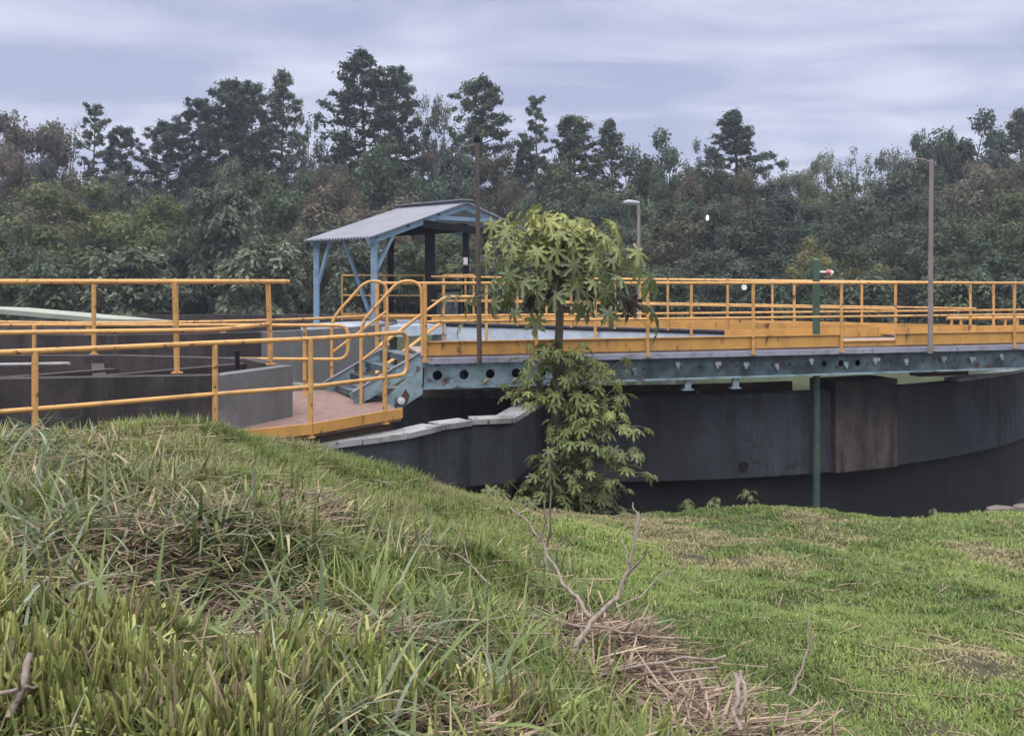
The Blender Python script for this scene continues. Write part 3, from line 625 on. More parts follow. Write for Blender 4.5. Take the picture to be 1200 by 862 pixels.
mb = MB(); mb.bar(rf(.93, .0)-Vector((0, 0, .10)), rf(.93, .97)-Vector((0, 0, .10)), .07, .14); mb.build('rafter', M['shed_blue'], sh)
for a_ in (.05, .93):
    q = RN+e1v*a_; mb = MB(); mb.bar(q-Vector((0, 0, .10)), q+sv2*.98-Vector((0, 0, .10)), .07, .14); mb.build('rafter', M['shed_blue'], sh)
for s_ in (.3, .62, .92):
    mb = MB(); mb.bar(rf(.03, s_)-Vector((0, 0, .065)), rf(.96, s_)-Vector((0, 0, .065)), .05, .06); mb.build('purlin', M['dark_steel'], sh)
# gable tie beam (pale blue) below the ridge
mb = MB(); mb.bar(RN+sv*.32+e1v*.04+Vector((0, 0, -.12)), RN+sv2*.62+e1v*.04-Vector((0, 0, .03)), .05, .09); mb.build('tie_beam', M['shed_blue'], sh)
mb = MB(); mb.bar(RN+sv*.46+e1v*.05-Vector((0, 0, .15)), RN+sv2*.75+e1v*.05-Vector((0, 0, .28)), .1, .16); mb.build('lintel', M['dark_steel'], sh)
spost((XU(504, 19.6), 19.6), EYE+1.3, .22, 'dark_steel'); spost((XU(546, 20.3), 20.3), EYE+1.35, .15, 'dark_steel'); spost((XU(458, 20.8), 20.8), EYE+1.2, .14, 'dark_steel')
spost((XU(586, 21.0), 21.0), EYE+1.25, .08, 'dark_steel')
mb = MB(); mb.bar((XU(458, 20.8), 20.8, EYE+1.2), (XU(546, 20.3), 20.3, EYE+1.28), .12, .2); mb.build('lintel', M['dark_steel'], sh)
# platform under the shed
plat = [Vector((-4.75, 19.2, 0)), Vector((-2.9, 17.75, 0)), Vector((-1.4, 19.1, 0)), Vector((.3, 21.2, 0)), Vector((-1.8, 23.0, 0))]
n = len(plat); mb = MB(); mb.add([(p.x, p.y, DKs) for p in plat]+[(p.x, p.y, DKs-.22) for p in plat], [tuple(range(n)), tuple(reversed(range(n, 2*n)))]+[(n+i, n+(i+1) % n, (i+1) % n, i) for i in range(n)]); mb.build('platform', M['white_blue'], sh)
for p in plat:
    mb = MB(); mb.obox((p.x*.96-.15, p.y+.1, EYE-4), (.3, 0, 0), (0, .3, 0), (0, 0, 4+DKs-EYE-.225)); mb.build('platform_leg', M['grey_wall'], sh)
cab = empty('control_cabinet', (XU(524, 20.1), 20.1, DKs), 'dark low cabinet between the dark posts inside the open shed', 'cabinet')
mb = MB(); mb.obox((XU(509, 20.1), 20.0, DKs), (.62, .2, 0), (-.1, .4, 0), (0, 0, .78)); mb.build('body', M['dark_steel'], cab)
mb = MB(); mb.obox((XU(512, 20.1), 19.985, DKs+.08), (.5, .16, 0), (-.004, .012, 0), (0, 0, .62)); cd = mb.build('door', M['steel_teal'], cab)
mb = MB(); mb.obox((XU(512, 20.1)+.42, 20.10, DKs+.36), (.03, .01, 0), (.01, -.03, 0), (0, 0, .12)); mb.build('handle', M['pole_grey'], cd)
mb = MB(); q = P(545.5, 310, 20.2); mb.obox(q+Vector((-.05, 0, 0)), (.10, 0, 0), (0, .02, 0), (0, 0, .17)); mb.obox(q+Vector((-.035, -.006, .05)), (.07, 0, 0), (0, .006, 0), (0, 0, .02))
o = mb.build('switch_box', M['white']); tag(root_mesh(o, q), 'small white switch box fixed to a dark post inside the shed', 'switch box')
# railings on the shed platform
zr, zmid = EYE+.15, EYE-.33
def prail(label, u0, u1, Y0, Y1, us, toe=True):
    L0, L1 = Vector((XU(u0, Y0), Y0, 0)), Vector((XU(u1, Y1), Y1, 0))
    rt = empty('railing', (L0.x, L0.y, DKs), label, 'railing')
    f = lambda t, z: Vector((L0.x+(L1.x-L0.x)*t, L0.y+(L1.y-L0.y)*t, z))
    mb = MB(); mb.tube([f(0, zr), f(1, zr)], RR); mb.build('handrail', M['yellow'], rt)
    mb = MB(); mb.tube([f(0, zmid), f(1, zmid)], RR*.9); mb.build('mid_rail', M['yellow'], rt)
    for u in us:
        t = (u-u0)/(u1-u0); mb = MB(); mb.tube([f(t, DKs+.01), f(t, zr)], RR); mb.build('railing_post', M['yellow'], rt)
    if toe: mb = MB(); mb.bar(f(0, DKs+.12), f(1, DKs+.12), .02, .15); mb.build('toe_board', M['yellow_board'], rt)
prail('yellow railing around the left corner of the shed platform', 401, 498, 20.6, 20.2, (401, 451, 497))
prail('short yellow railing in front of the dark cabinet in the shed', 519, 556, 19.7, 19.6, (519, 555), False)

# ------------------------------------------------------------------ poles and lamps
def pole(name, label, cat, u, ytop, Y, zbase, r0, r1, mat, lean=0.0):
    b = Vector((XU(u, Y), Y, zbase)); t = P(u, ytop, Y); t.x += lean
    rt = empty(name, b, label, cat); mb = MB(); mb.tube([b, b.lerp(t, .5), t], [r0, (r0+r1)/2, r1], 12); mb.build('pole', mat, rt); return rt, t
rt, t = pole('lamp_post', 'rusty brown pole with a small dark head fixed outside the footbridge beside the papaya', 'lamp post', 562, 166, 11.45, EYE-1.12, .034, .028, M['pole_brown'], -.035)
mb = MB(); mb.tube([t-Vector((0, 0, .01)), t+Vector((0, 0, .03)), t+Vector((.01, 0, .085))], [.036, .05, .02], 10); mb.build('lamp_head', M['dark_steel'], rt)
mb = MB(); mb.tube([t+Vector((0, 0, -.03)), t+Vector((-.17, 0, -.07)), t+Vector((-.24, 0, -.03))], .008, 6); mb.build('arm', M['pole_grey'], rt)
rt, t = pole('lamp_post', 'tall grey pole with a short thin arm standing at the right of the footbridge', 'lamp post', 1090, 187, 13.35, EYE-1.12, .037, .031, M['pole_grey'], .02)
mb = MB(); mb.tube([t-Vector((0, 0, .05)), t+Vector((-.12, 0, .0)), t+Vector((-.3, 0, .02))], .012, 6); mb.build('arm', M['pole_grey'], rt)
mb = MB(); mb.bar(t+Vector((-.26, 0, .015)), t+Vector((-.40, 0, .03)), .05, .03); mb.build('lamp_head', M['lamp_body'], rt)
rt, t = pole('street_lamp', 'slim grey street lamp with a pale flat head standing behind the papaya crown', 'street lamp', 748.5, 240, 20.5, EYE-4, .055, .04, M['pole_grey'])
mb = MB(); mb.tube([t-Vector((0, 0, .04)), t+Vector((-.05, 0, .03))], .035, 8); mb.build('arm', M['pole_grey'], rt)
mb = MB(); q = t+Vector((-.18, 0, .05)); mb.tube([q+Vector((.20, 0, -.01)), q+Vector((.10, 0, 0)), q+Vector((-.08, 0, .015)), q+Vector((-.19, 0, 0))], [.035, .055, .06, .03], 10); mb.build('lamp_head', M['lamp_body'], rt)
rt, t = pole('green_post', 'thick green pipe post rising from the grass edge through the footbridge', 'post', 956.5, 306, 13.38, g(4.77, 13.38)-.1, .058, .055, M['pole_green'])
mb = MB(); mb.tube([t, t+Vector((0, 0, .02)), t+Vector((0, 0, .045))], [.058, .058, .02], 12); mb.build('cap', M['pole_green'], rt)
mb = MB(); mb.tube([t+Vector((.05, 0, -.17)), t+Vector((.17, 0, -.175))], .017, 8); mb.build('arm', M['white'], rt)
mb = MB(); mb.tube([t+Vector((.15, 0, -.165)), t+Vector((.21, 0, -.18))], [.03, .05], 10); hood = mb.build('lamp_hood', M['pink_lamp'], rt)
mb = MB(); mb.tube([t+Vector((.21, 0, -.18)), t+Vector((.25, 0, -.195)), t+Vector((.265, 0, -.20))], [.045, .045, .015], 10); mb.build('lamp_glass', M['white'], hood)
b = fp(fs_of(871, -.05), -.05, 1.0); rt = empty('floodlight', b, 'small glowing greenish floodlight on the far walkway railing', 'lamp')
mb = MB(); mb.bar(b+Vector((0, 0, -.22)), b+Vector((0, 0, -.04)), .02, .02); mb.build('bracket', M['dark_steel'], rt)
mb = MB(); mb.tube([b+Vector((-.01, -.03, -.16)), b+Vector((-.01, -.10, -.17))], [.03, .058], 12); hood = mb.build('housing', M['lamp_body'], rt)
mb = MB(); mb.tube([b+Vector((-.01, -.101, -.17)), b+Vector((-.01, -.115, -.172))], .05, 14); mb.build('lamp_glass', M['lit_green'], hood)
q = P(829, 256, 33); rt = empty('street_lamp', (q.x, q.y, g(q.x, q.y)), 'distant lamp glowing white in front of the dark forest', 'street lamp')
mb = MB(); mb.tube([(q.x+.25, q.y+.1, g(q.x, q.y)), (q.x+.25, q.y+.1, q.z+.12), (q.x, q.y, q.z+.13)], .018, 8); mb.build('pole', M['dark_steel'], rt)
mb = MB(); mb.tube([q+Vector((0, 0, .12)), q+Vector((0, 0, .05)), q+Vector((0, 0, -.04)), q+Vector((0, 0, -.07))], [.025, .05, .05, .02], 12); mb.build('lamp_glass', M['lit'], rt)
# small guard rails far right behind the bridge
q0, q1 = P(1110, 373, 19), P(1215, 372, 19)
rt = empty('guard_rail', (q0.x, q0.y, EYE-1.15), 'low yellow guard rail far right behind the footbridge railing', 'railing')
mb = MB(); mb.tube([q0, q1], .04); mb.build('handrail', M['yellow'], rt)
for u in (1115, 1126, 1178, 1192):
    mb = MB(); q = P(u, 373, 19); mb.tube([q, (q.x, q.y, EYE-1.15)], .03); mb.build('railing_post', M['yellow'], rt)
mb = MB(); mb.obox((q0.x-.1, q0.y-.2, EYE-1.35), (q1.x-q0.x+.4, 0, 0), (0, .6, 0), (0, 0, .2)); mb.build('base_slab', M['yellow_board'], rt)
# flat stones at the right grass edge
for u, v, Y, sx, lab in ((1172, 607, 10.95, .24, 'flat pinkish stone slab at the right end of the grass edge'), (1203, 607, 11.05, .22, 'second stone lying farther right at the grass edge, cut by the frame')):
    x = XU(u, Y); z = g(x, Y)+.12; mb = MB(); rnd = random.Random(u); n = 9
    lo = [(x+sx*math.cos(i*2*math.pi/n)*rnd.uniform(.8, 1.15), Y+.16*math.sin(i*2*math.pi/n)*rnd.uniform(.8, 1.15), z-.08) for i in range(n)]
    hi = [(x+(p[0]-x)*.82, Y+(p[1]-Y)*.82, z+.035+rnd.uniform(-.015, .015)) for p in lo]
    mb.add(lo+hi, [tuple(range(n, 2*n))]+[(i, (i+1) % n, n+(i+1) % n, n+i) for i in range(n)]); o = mb.build('stone', M['stone']); tag(root_mesh(o, (x, Y, z)), lab, 'stone')
# ------------------------------------------------------------------ damp air
mb = MB(); mb.obox((-260, -70, EYE-8), (520, 0, 0), (0, 380, 0), (0, 0, 58))
hm = bpy.data.materials.new('haze_air'); hm.use_nodes = True; hN = hm.node_tree.nodes; hN.remove(hN['Principled BSDF'])
pv = hN.new('ShaderNodeVolumePrincipled'); pv.inputs['Color'].default_value = (.80, .86, 1, 1); pv.inputs['Density'].default_value = .0011; pv.inputs['Anisotropy'].default_value = .2
hm.node_tree.links.new(pv.outputs[0], hN['Material Output'].inputs['Volume']); mb.build('haze', hm, kind='stuff')
# ------------------------------------------------------------------ trees
def rng(s): return np.random.RandomState(s)
def diamonds(r, pos, nrm, size, ar=1.0, roll=None):
    """one diamond leaf per position, facing nrm"""
    n = len(pos); nrm = nrm/np.linalg.norm(nrm, axis=1, keepdims=True)
    a = r.normal(size=(n, 3)) if roll is None else roll
    a = a - nrm*(a*nrm).sum(1, keepdims=True); a /= np.linalg.norm(a, axis=1, keepdims=True)+1e-9
    b = np.cross(nrm, a); s = size[:, None]
    V = np.stack([pos-a*s*ar, pos-b*s*.55+nrm*s*.12, pos+a*s*ar, pos+b*s*.55+nrm*s*.12], 1).reshape(-1, 3)
    return V
def clump_cloud(r, cen, rad, n, size, flat=1.0, upb=.6, shell=.55):
    """leaves spread through uneven clumps"""
    k = len(cen); ci = np.repeat(np.arange(k), n); m = len(ci)
    d = r.normal(size=(m, 3)); d /= np.linalg.norm(d, axis=1, keepdims=True)
    rr = (shell + (1-shell)*r.rand(m))*r.rand(m)**.25
    lump = 1 + .25*np.sin(d[:, 0]*5+ci)*np.cos(d[:, 1]*6+ci*2)
    pos = cen[ci] + d*(rr*rad[ci]*lump)[:, None]*np.array([1, 1, flat])
    nrm = d*.9 + r.normal(size=(m, 3))*.55 + np.array([0, 0, upb])
    sz = size*(.6+.8*r.rand(m)); ct = .72+.56*r.rand(k)
    ti = ct[ci]*(.75+.5*r.rand(m))
    return pos, nrm, sz, ti
def limb(mb, p, q, r0, r1, seed, sag=.1, n=5, k=6):
    rn = random.Random(seed); p, q = Vector(p), Vector(q); L_ = (q-p).length
    pts = []; 
    for i in range(n):
        t = i/(n-1); w_ = math.sin(t*math.pi)*L_*.07
        pts.append(p.lerp(q, t)+Vector((rn.uniform(-w_, w_), rn.uniform(-w_, w_), w_*sag*8)))
    mb.tube(pts, [r0+(r1-r0)*i/(n-1) for i in range(n)], k, caps=False)
def finish_tree(name, mb, barkm, pos, nrm, sz, ti, r, ar=1.0, warm=.10, roll=None):
    me = bpy.data.meshes.new('trunk'); me.from_pydata(mb.v, [], mb.f); me.polygons.foreach_set('use_smooth', mb.sm); me.materials.append(barkm)
    V = diamonds(r, pos, nrm, sz, ar, roll); n = len(pos)
    t3 = np.stack([ti*(1+warm*(r.rand(n)-.4)), ti, ti*(1-warm*r.rand(n))], 1)
    o = mesh_np('crown', V, np.arange(4*n).reshape(-1, 4), M['leaf'], np.repeat(t3, 4, 0)); cm = o.data; bpy.data.objects.remove(o)
    return me, cm
PROTO = {}
def broad(seed, H=10., cr=3.6, base=.35, nc=34, nl=400, leaf=.12, flat=.8, bark='bark', spread=1.0, gap=.0):
    r = rng(seed); mb = MB(); mb.tube([(0, 0, -1), (.1, .05, H*.2), (.0, .12, H*base+H*.15)], [H*.028, H*.022, H*.015], 8, caps=False)
    cz = H*(base+1)/2; hz = H*(1-base)/2; cen = []
    while len(cen) < nc:
        d = r.normal(size=3); d /= np.linalg.norm(d)
        q = d*(.45+.5*r.rand()); q = np.array([q[0]*cr*spread, q[1]*cr*spread, cz+q[2]*hz*(1 if q[2] > 0 else .9)])
        cen.append(q)
    cen = np.array(cen); rad = cr*(.20+.17*r.rand(nc))
    for i in range(0, nc, 2):
        c = cen[i]; limb(mb, (0, .1, H*(base*.6+.15*r.rand())), c, H*.010, H*.002, seed*100+i)
    pos, nrm, sz, ti = clump_cloud(r, cen, rad, nl, leaf, flat)
    return finish_tree('broad', mb, M[bark], pos, nrm, sz, ti, r)
def pine(seed, H=20., cr=3.0, base=.42, nb=50, nl=46, leaf=.11, bark='bark', dens=4, lean=.1, prof=0, cl=.19):
    r = rng(seed); mb = MB(); n = 10
    def axis_at(z): return np.array([lean*H*.06*math.sin(z/H*3+seed), lean*H*.06*math.cos(z/H*4+seed), z])
    mb.tube([axis_at(-1+(H+.6)*i/n) for i in range(n+1)], [H*.013*(1-.93*i/n) for i in range(n+1)], 8, caps=False)
    cen, rad = [], []
    for i in range(nb):
        s = (i+r.rand())/nb; t = base+(1-base)*s**.92
        pr = {0: (1-s)**.75*.95+.10, 1: math.sqrt(max(0, 1-(2*s-.85)**2/1.5))*.9+.05, 2: (.55+.45*min(1, s*3))*(1-s)**.55+.08, 3: (.45+.55*abs(math.sin(s*7+seed)))*(1-.6*s*s)}[prof]
        Lb = max(.15, cr*pr*(.55+.65*r.rand())); az = i*2.4+r.rand()*1.2; rise = .10+.55*s+.35*(r.rand()-.4)
        p0 = axis_at(H*t); d = np.array([math.cos(az), math.sin(az), rise]); d /= np.linalg.norm(d)
        limb(mb, p0, p0+d*Lb, H*.0042*(1.25-s), H*.001, seed*99+i, -.1, 4, 5)
        for j in range(dens):
            f = .35+.65*(j+.2+.6*r.rand())/dens; side = np.array([-d[1], d[0], .3])*r.normal()*.24*Lb
            cen.append(p0+d*Lb*f+side*(1.2-f*.4)); rad.append(max(.20, cr*cl*(.55+1.0*r.rand())*(1.05-.3*s)))
    cen.append(axis_at(H-.3)); rad.append(cr*.12)
    pos, nrm, sz, ti = clump_cloud(r, np.array(cen), np.array(rad), nl, leaf, .85, .5, .15)
    roll = r.normal(size=pos.shape)*.5; roll[:, 2] += .7
    return finish_tree('pine', mb, M[bark], pos, nrm, sz, ti, r, 1.7, .05, roll)
def layered(seed, H=7., cr=4., nl=95, leaf=.185):
    """large-leaved tree: flat tiers of drooping pale leaf clusters on thin grey limbs"""
    r = rng(seed); mb = MB(); cen = []; mb.tube([(0, 0, -1), (.1, 0, H*.3), (0, .1, H*.62)], [.16, .13, .07], 8, caps=False)
    for i in range(64):
        az = i*2.4+r.rand(); t = r.rand()**.8; rr = cr*(.25+.75*r.rand())*(1-.55*t); q = np.array([rr*math.cos(az), rr*math.sin(az), H*(.22+.74*t)+.3*r.rand()]); cen.append(q)
        if i % 2 == 0: limb(mb, (0, .05, H*(.15+.4*t)), q, .05, .018, seed*31+i, .12, 5, 5)
    cen = np.array(cen); rad = .62+.5*r.rand(len(cen))
    k = len(cen); ci = np.repeat(np.arange(k), nl); m = len(ci); az = r.rand(m)*6.283; rr = r.rand(m)**.6
    off = np.stack([np.cos(az)*rr, np.sin(az)*rr, .30-.55*rr**2+.14*r.normal(size=m)], 1)*rad[ci][:, None]
    nrm = np.stack([np.cos(az)*.5*rr, np.sin(az)*.5*rr, np.ones(m)], 1)+r.normal(size=(m, 3))*.3
    roll = np.stack([np.cos(az), np.sin(az), -.7*rr], 1)
    ti = (.7+.55*r.rand(k))[ci]*(.7+.6*r.rand(m))
    return finish_tree('layered', mb, M['bark_pale'], cen[ci]+off, nrm, leaf*(.6+.7*r.rand(m)), ti, r, 1.15, .12, roll)
PROTO['pineA'] = (pine(11, cr=3.0, base=.45, nb=46, prof=0), 20, 2.15); PROTO['pineB'] = (pine(12, cr=2.9, base=.50, nb=52, nl=60, prof=1), 20, 1.95)
PROTO['pineC'] = (pine(13, cr=3.3, base=.40, nb=66, nl=60, prof=2), 20, 2.35); PROTO['pineD'] = (pine(14, cr=2.2, base=.55, nb=30, nl=34, prof=3, bark='bark_pale'), 20, 1.8)
PROTO['pineE'] = (pine(15, cr=3.6, base=.52, nb=46, nl=60, prof=3, lean=.5), 20, 2.9); PROTO['pineF'] = (pine(16, cr=3.2, base=.42, nb=54, nl=52, prof=0, lean=.3, cl=.18), 20, 2.3)
PROTO['broadA'] = (broad(21, 10, 3.6, .22, 44, 400, .12), 10, 3.9); PROTO['broadB'] = (broad(22, 10, 3.0, .18, 46, 380, .115, .9), 10, 3.3)
PROTO['broadC'] = (broad(23, 10, 4.4, .25, 52, 380, .12, .7), 10, 4.7); PROTO['broadD'] = (broad(24, 10, 3.3, .30, 36, 420, .12, .85), 10, 3.6)
PROTO['sparseA'] = (broad(31, 10, 2.6, .40, 30, 190, .10, .8, 'bark_pale'), 10, 2.8); PROTO['sparseB'] = (broad(32, 10, 2.9, .45, 34, 170, .10, .7, 'bark_pale'), 10, 3.1)
PROTO['wispy'] = (broad(33, 10, 1.6, .35, 22, 50, .09, .9, 'bark_pale'), 10, 1.7)
PROTO['layA'] = (layered(41), 7.2, 4.2); PROTO['layB'] = (layered(42, 7, 3.6, 90, .175), 7.2, 3.8)
ROT = rng(77)
def tree(kind, name, u, vtop, wpx, Y, col, label, group, rot=None):
    (tm, cm), H, cr = PROTO[kind]; X = XU(u, Y); z0 = g(X, Y)-.1; top = EYE-(vtop-HZ)/F*Y
    sz_ = max(.15, (top-z0)/H); sx_ = (wpx/F*Y)/(2*cr)
    rt = empty(name, (X, Y, z0), label, 'tree', group); rt.scale = (sx_, sx_, sz_); rt.rotation_euler = (0, 0, ROT.rand()*6.28 if rot is None else rot)
    t = bpy.data.objects.new('trunk', tm); COL.objects.link(t); t.parent = rt
    c = bpy.data.objects.new('crown', cm); COL.objects.link(c); c.parent = rt; c.color = (*col, 1)
    return rt
DK_G = (.052, .076, .060); MD_G = (.074, .104, .062); GR_G = (.098, .120, .090); OL_G = (.118, .138, .052); BR_G = (.122, .106, .080); PL_G = (.145, .172, .122); YL_G = (.21, .20, .085); BL_G = (.055, .080, .072)
GS = 'tall trees along the skyline behind the tanks'
for a in [
 ('broadD', 'broad_tree', 30, 108, 112, 62, BR_G, 'round topped thin brownish tree at the far left of the skyline'),
 ('wispy', 'bare_tree', 76, 130, 40, 64, BR_G, 'almost bare wispy grey tree on the far left skyline, beside the thin pine'),
 ('pineD', 'pine_tree', 110, 127, 52, 60, GR_G, 'thin sparse pine with a long bare trunk standing alone on the left skyline'),
 ('pineE', 'pine_tree', 150, 153, 66, 60, DK_G, 'dark flat topped crooked pine just right of the thin sparse pine'),
 ('pineB', 'pine_tree', 194, 150, 56, 62, DK_G, 'dark pine with a lumpy top between the flat topped pine and the dense pair'),
 ('pineB', 'pine_tree', 236, 124, 50, 62, DK_G, 'narrow dark pine at the left edge of the dense dark pair'),
 ('pineC', 'pine_tree', 268, 97, 78, 61, DK_G, 'taller bushy dark pine of the dense pair on the left skyline'),
 ('pineB', 'pine_tree', 297, 104, 52, 63, DK_G, 'dark pine pressed against the right side of the bushy dark pine'),
 ('pineA', 'pine_tree', 331, 87, 64, 62, GR_G, 'loose conical pine with daylight between its branches, left of the tallest pine'),
 ('sparseA', 'broad_tree', 366, 114, 46, 64, GR_G, 'pale round thin crowned tree between the loose conical pine and the tallest pine'),
 ('pineF', 'pine_tree', 428, 65, 104, 60, DK_G, 'tallest pine of the skyline, layered and dark, above the shed roof'),
 ('pineB', 'pine_tree', 466, 88, 58, 62, DK_G, 'dark pine leaning against the right of the tallest pine'),
 ('sparseB', 'broad_tree', 508, 102, 56, 65, GR_G, 'pale see through crown rising behind the brown pole'),
 ('pineE', 'pine_tree', 552, 99, 100, 61, MD_G, 'wide umbrella shaped pine with airy branches above the brown pole'),
 ('pineD', 'pine_tree', 628, 118, 50, 62, GR_G, 'thin pointed pine with a bare spire in the middle of the skyline'),
 ('pineA', 'pine_tree', 616, 165, 50, 60, DK_G, 'short dark conical pine just under the thin pointed spire'),
 ('pineC', 'pine_tree', 675, 140, 78, 61, MD_G, 'broad dark pine right of the thin pointed spire'),
 ('pineF', 'pine_tree', 716, 144, 60, 62, MD_G, 'pine with a rounded tip above the slim grey street lamp'),
 ('broadB', 'broad_tree', 766, 152, 92, 60, MD_G, 'low rounded green tree on the skyline right of the slim grey street lamp'),
 ('sparseA', 'broad_tree', 822, 152, 52, 63, GR_G, 'airy tree touching the left side of the pointed dense tree'),
 ('pineF', 'pine_tree', 860, 134, 88, 60, DK_G, 'dense dark tree with a pointed top, tallest on the right half of the skyline'),
 ('sparseA', 'broad_tree', 905, 172, 66, 62, GR_G, 'greyish see through tree sloping down from the pointed dense tree'),
 ('sparseB', 'broad_tree', 965, 172, 66, 64, PL_G, 'pale thin tree at the low dip of the right skyline'),
 ('wispy', 'bare_tree', 1002, 160, 50, 64, PL_G, 'pale sparse tall tree poking above the low dip of the right skyline'),
 ('sparseB', 'broad_tree', 1040, 168, 66, 65, GR_G, 'grey thin tree between the pale sparse tall tree and the tall grey pole'),
 ('broadD', 'broad_tree', 1091, 128, 72, 61, MD_G, 'round headed tree just above the tall grey pole'),
 ('broadB', 'broad_tree', 1140, 130, 115, 60, DK_G, 'dark domed tree right of the tall grey pole'),
 ('pineA', 'pine_tree', 1198, 132, 70, 62, GR_G, 'loose pine at the right edge of the photo'),
 ('broadA', 'broad_tree', 45, 182, 100, 56, BL_G, 'blue dark rounded tree under the round topped tree at the far left'),
]: tree(*a, GS)
# mass of the forest below the skyline
GM = 'trees filling the forest below the skyline'; rf_ = rng(5); kinds = ['broadA', 'broadB', 'broadC', 'broadD']
LAB = {0: 'dark green bushy tree filling the forest below the skyline', 1: 'mid green bushy tree filling the forest below the skyline', 2: 'brownish grey bushy tree filling the forest below the skyline', 3: 'grey green bushy tree filling the forest below the skyline'}
COLS = [DK_G, MD_G, BR_G, GR_G]
def prof(u): return np.interp(u, [-40, 60, 140, 250, 420, 560, 640, 760, 860, 930, 1010, 1100, 1240], [180, 192, 192, 186, 168, 178, 194, 200, 192, 206, 196, 178, 168])
for row, (Y, dv, wd, step) in enumerate([(65, 8, 110, 60), (56, 0, 105, 62), (51, 30, 110, 66), (46, 62, 120, 74), (41, 92, 120, 80)]):
    u = -130 + row*23
    while u < 1330:
        ci = [0, 1, 2, 3, 0, 1, 2][rf_.randint(7)] if row < 4 else [0, 1, 3, 1][rf_.randint(4)]
        tree(kinds[rf_.randint(4)], 'broad_tree', u, prof(u)+dv+rf_.uniform(-14, 18), wd*rf_.uniform(.8, 1.25), Y+rf_.uniform(-2, 2), tuple(np.array(COLS[ci])*rf_.uniform(.68, 1.35)*np.array((rf_.uniform(.9, 1.12), 1, rf_.uniform(.8, 1.05)))), LAB[ci], GM)
        u += step*rf_.uniform(.75, 1.25)
GF = 'nearer trees in front of the forest'
for a in [
 ('broadC', 'broad_tree', 105, 214, 215, 42, OL_G, 'wide olive green rounded tree on the left above the basins'),
 ('broadA', 'broad_tree', 178, 226, 110, 41, OL_G, 'smaller olive tree joined to the right of the wide olive green one'),
 ('broadC', 'broad_tree', 20, 262, 150, 37, MD_G, 'mid green tree at the left edge behind the pale roofed shed'),
 ('broadC', 'broad_tree', 1185, 226, 150, 43, (.085, .105, .052), 'light olive tree at the right edge behind the tall grey pole'),
 ('broadA', 'broad_tree', 1110, 258, 110, 42, (.075, .095, .055), 'olive bushy tree directly behind the tall grey pole'),
 ('broadB', 'broad_tree', 955, 278, 78, 41, YL_G, 'yellowish low tree behind the green post'),
 ('broadD', 'broad_tree', 1012, 292, 84, 40, YL_G, 'yellow green bush right of the green post with a flat top'),
 ('broadB', 'broad_tree', 838, 292, 120, 40, GR_G, 'grey green bushy tree under the small lit lamp'),
 ('broadA', 'broad_tree', 800, 205, 70, 52, BR_G, 'brown leaved tree left of the small lit lamp'),
 ('broadA', 'broad_tree', 388, 192, 95, 54, BR_G, 'brown leaved tree behind the left end of the shed roof'),
 ('layA', 'large_leaved_tree', 262, 218, 150, 39, GR_G, 'grey green large leaved tree with flat tiers left of the shed'),
 ('layB', 'large_leaved_tree', 160, 290, 165, 34, PL_G, 'pale large leaved tree with drooping tiers behind the basin railing'),
 ('layA', 'large_leaved_tree', 305, 282, 150, 34, PL_G, 'pale large leaved tree beside the left blue post of the shed'),
 ('layB', 'large_leaved_tree', 430, 285, 120, 35, GR_G, 'large leaved tree seen through the open shed'),
 ('layA', 'large_leaved_tree', 60, 308, 130, 33, MD_G, 'large leaved green tree low at the left above the yellow railing'),
 ('layB', 'large_leaved_tree', 1000, 322, 130, 34, GR_G, 'low large leaved bushy tree behind the railing right of the green post'),
 ('layA', 'large_leaved_tree', 1120, 318, 140, 34, MD_G, 'low large leaved bushy tree behind the railing at the tall grey pole'),
 ('layB', 'large_leaved_tree', 780, 318, 120, 34, MD_G, 'low large leaved bushy tree behind the railing right of the papaya'),
 ('layA', 'large_leaved_tree', 890, 325, 120, 34, DK_G, 'low dark large leaved bush behind the railing left of the green post'),
 ('layB', 'large_leaved_tree', 560, 300, 130, 35, GR_G, 'large leaved tree behind the right posts of the shed'),
 ('layA', 'large_leaved_tree', 660, 305, 130, 35, MD_G, 'large leaved tree behind the papaya crown'),
 ('layB', 'large_leaved_tree', 1205, 322, 110, 33, GR_G, 'low large leaved bush behind the bridge railing at the right edge'),
]: tree(*a, GF)

# ------------------------------------------------------------------ papaya tree and small plants
def papaya_leaf(r, Rl):
    """one palmate leaf in its own plane (x forward): outline of lobes with side teeth"""
    lobes = 7; out = []
    for i in range(lobes):
        a = math.radians(-138+276*i/(lobes-1)); ln = Rl*(1-.38*abs(i-3)/3)
        w_ = math.radians(15)
        out += [(a-w_*1.45, Rl*.30), (a-w_*.75, ln*.62), (a-w_*.95, ln*.74), (a-w_*.22, ln*.84), (a, ln), (a+w_*.22, ln*.84), (a+w_*.95, ln*.74), (a+w_*.75, ln*.62)]
    out.append((math.radians(138)+math.radians(15)*1.45, Rl*.28))
    P_ = [(0, 0, 0)] + [(q*math.cos(t), q*math.sin(t), -.70*q*q/Rl + .05*Rl*math.cos(t*7.8)) for t, q in out]
    F_ = [(0, i, i+1) for i in range(1, len(P_)-1)]
    return np.array(P_), F_
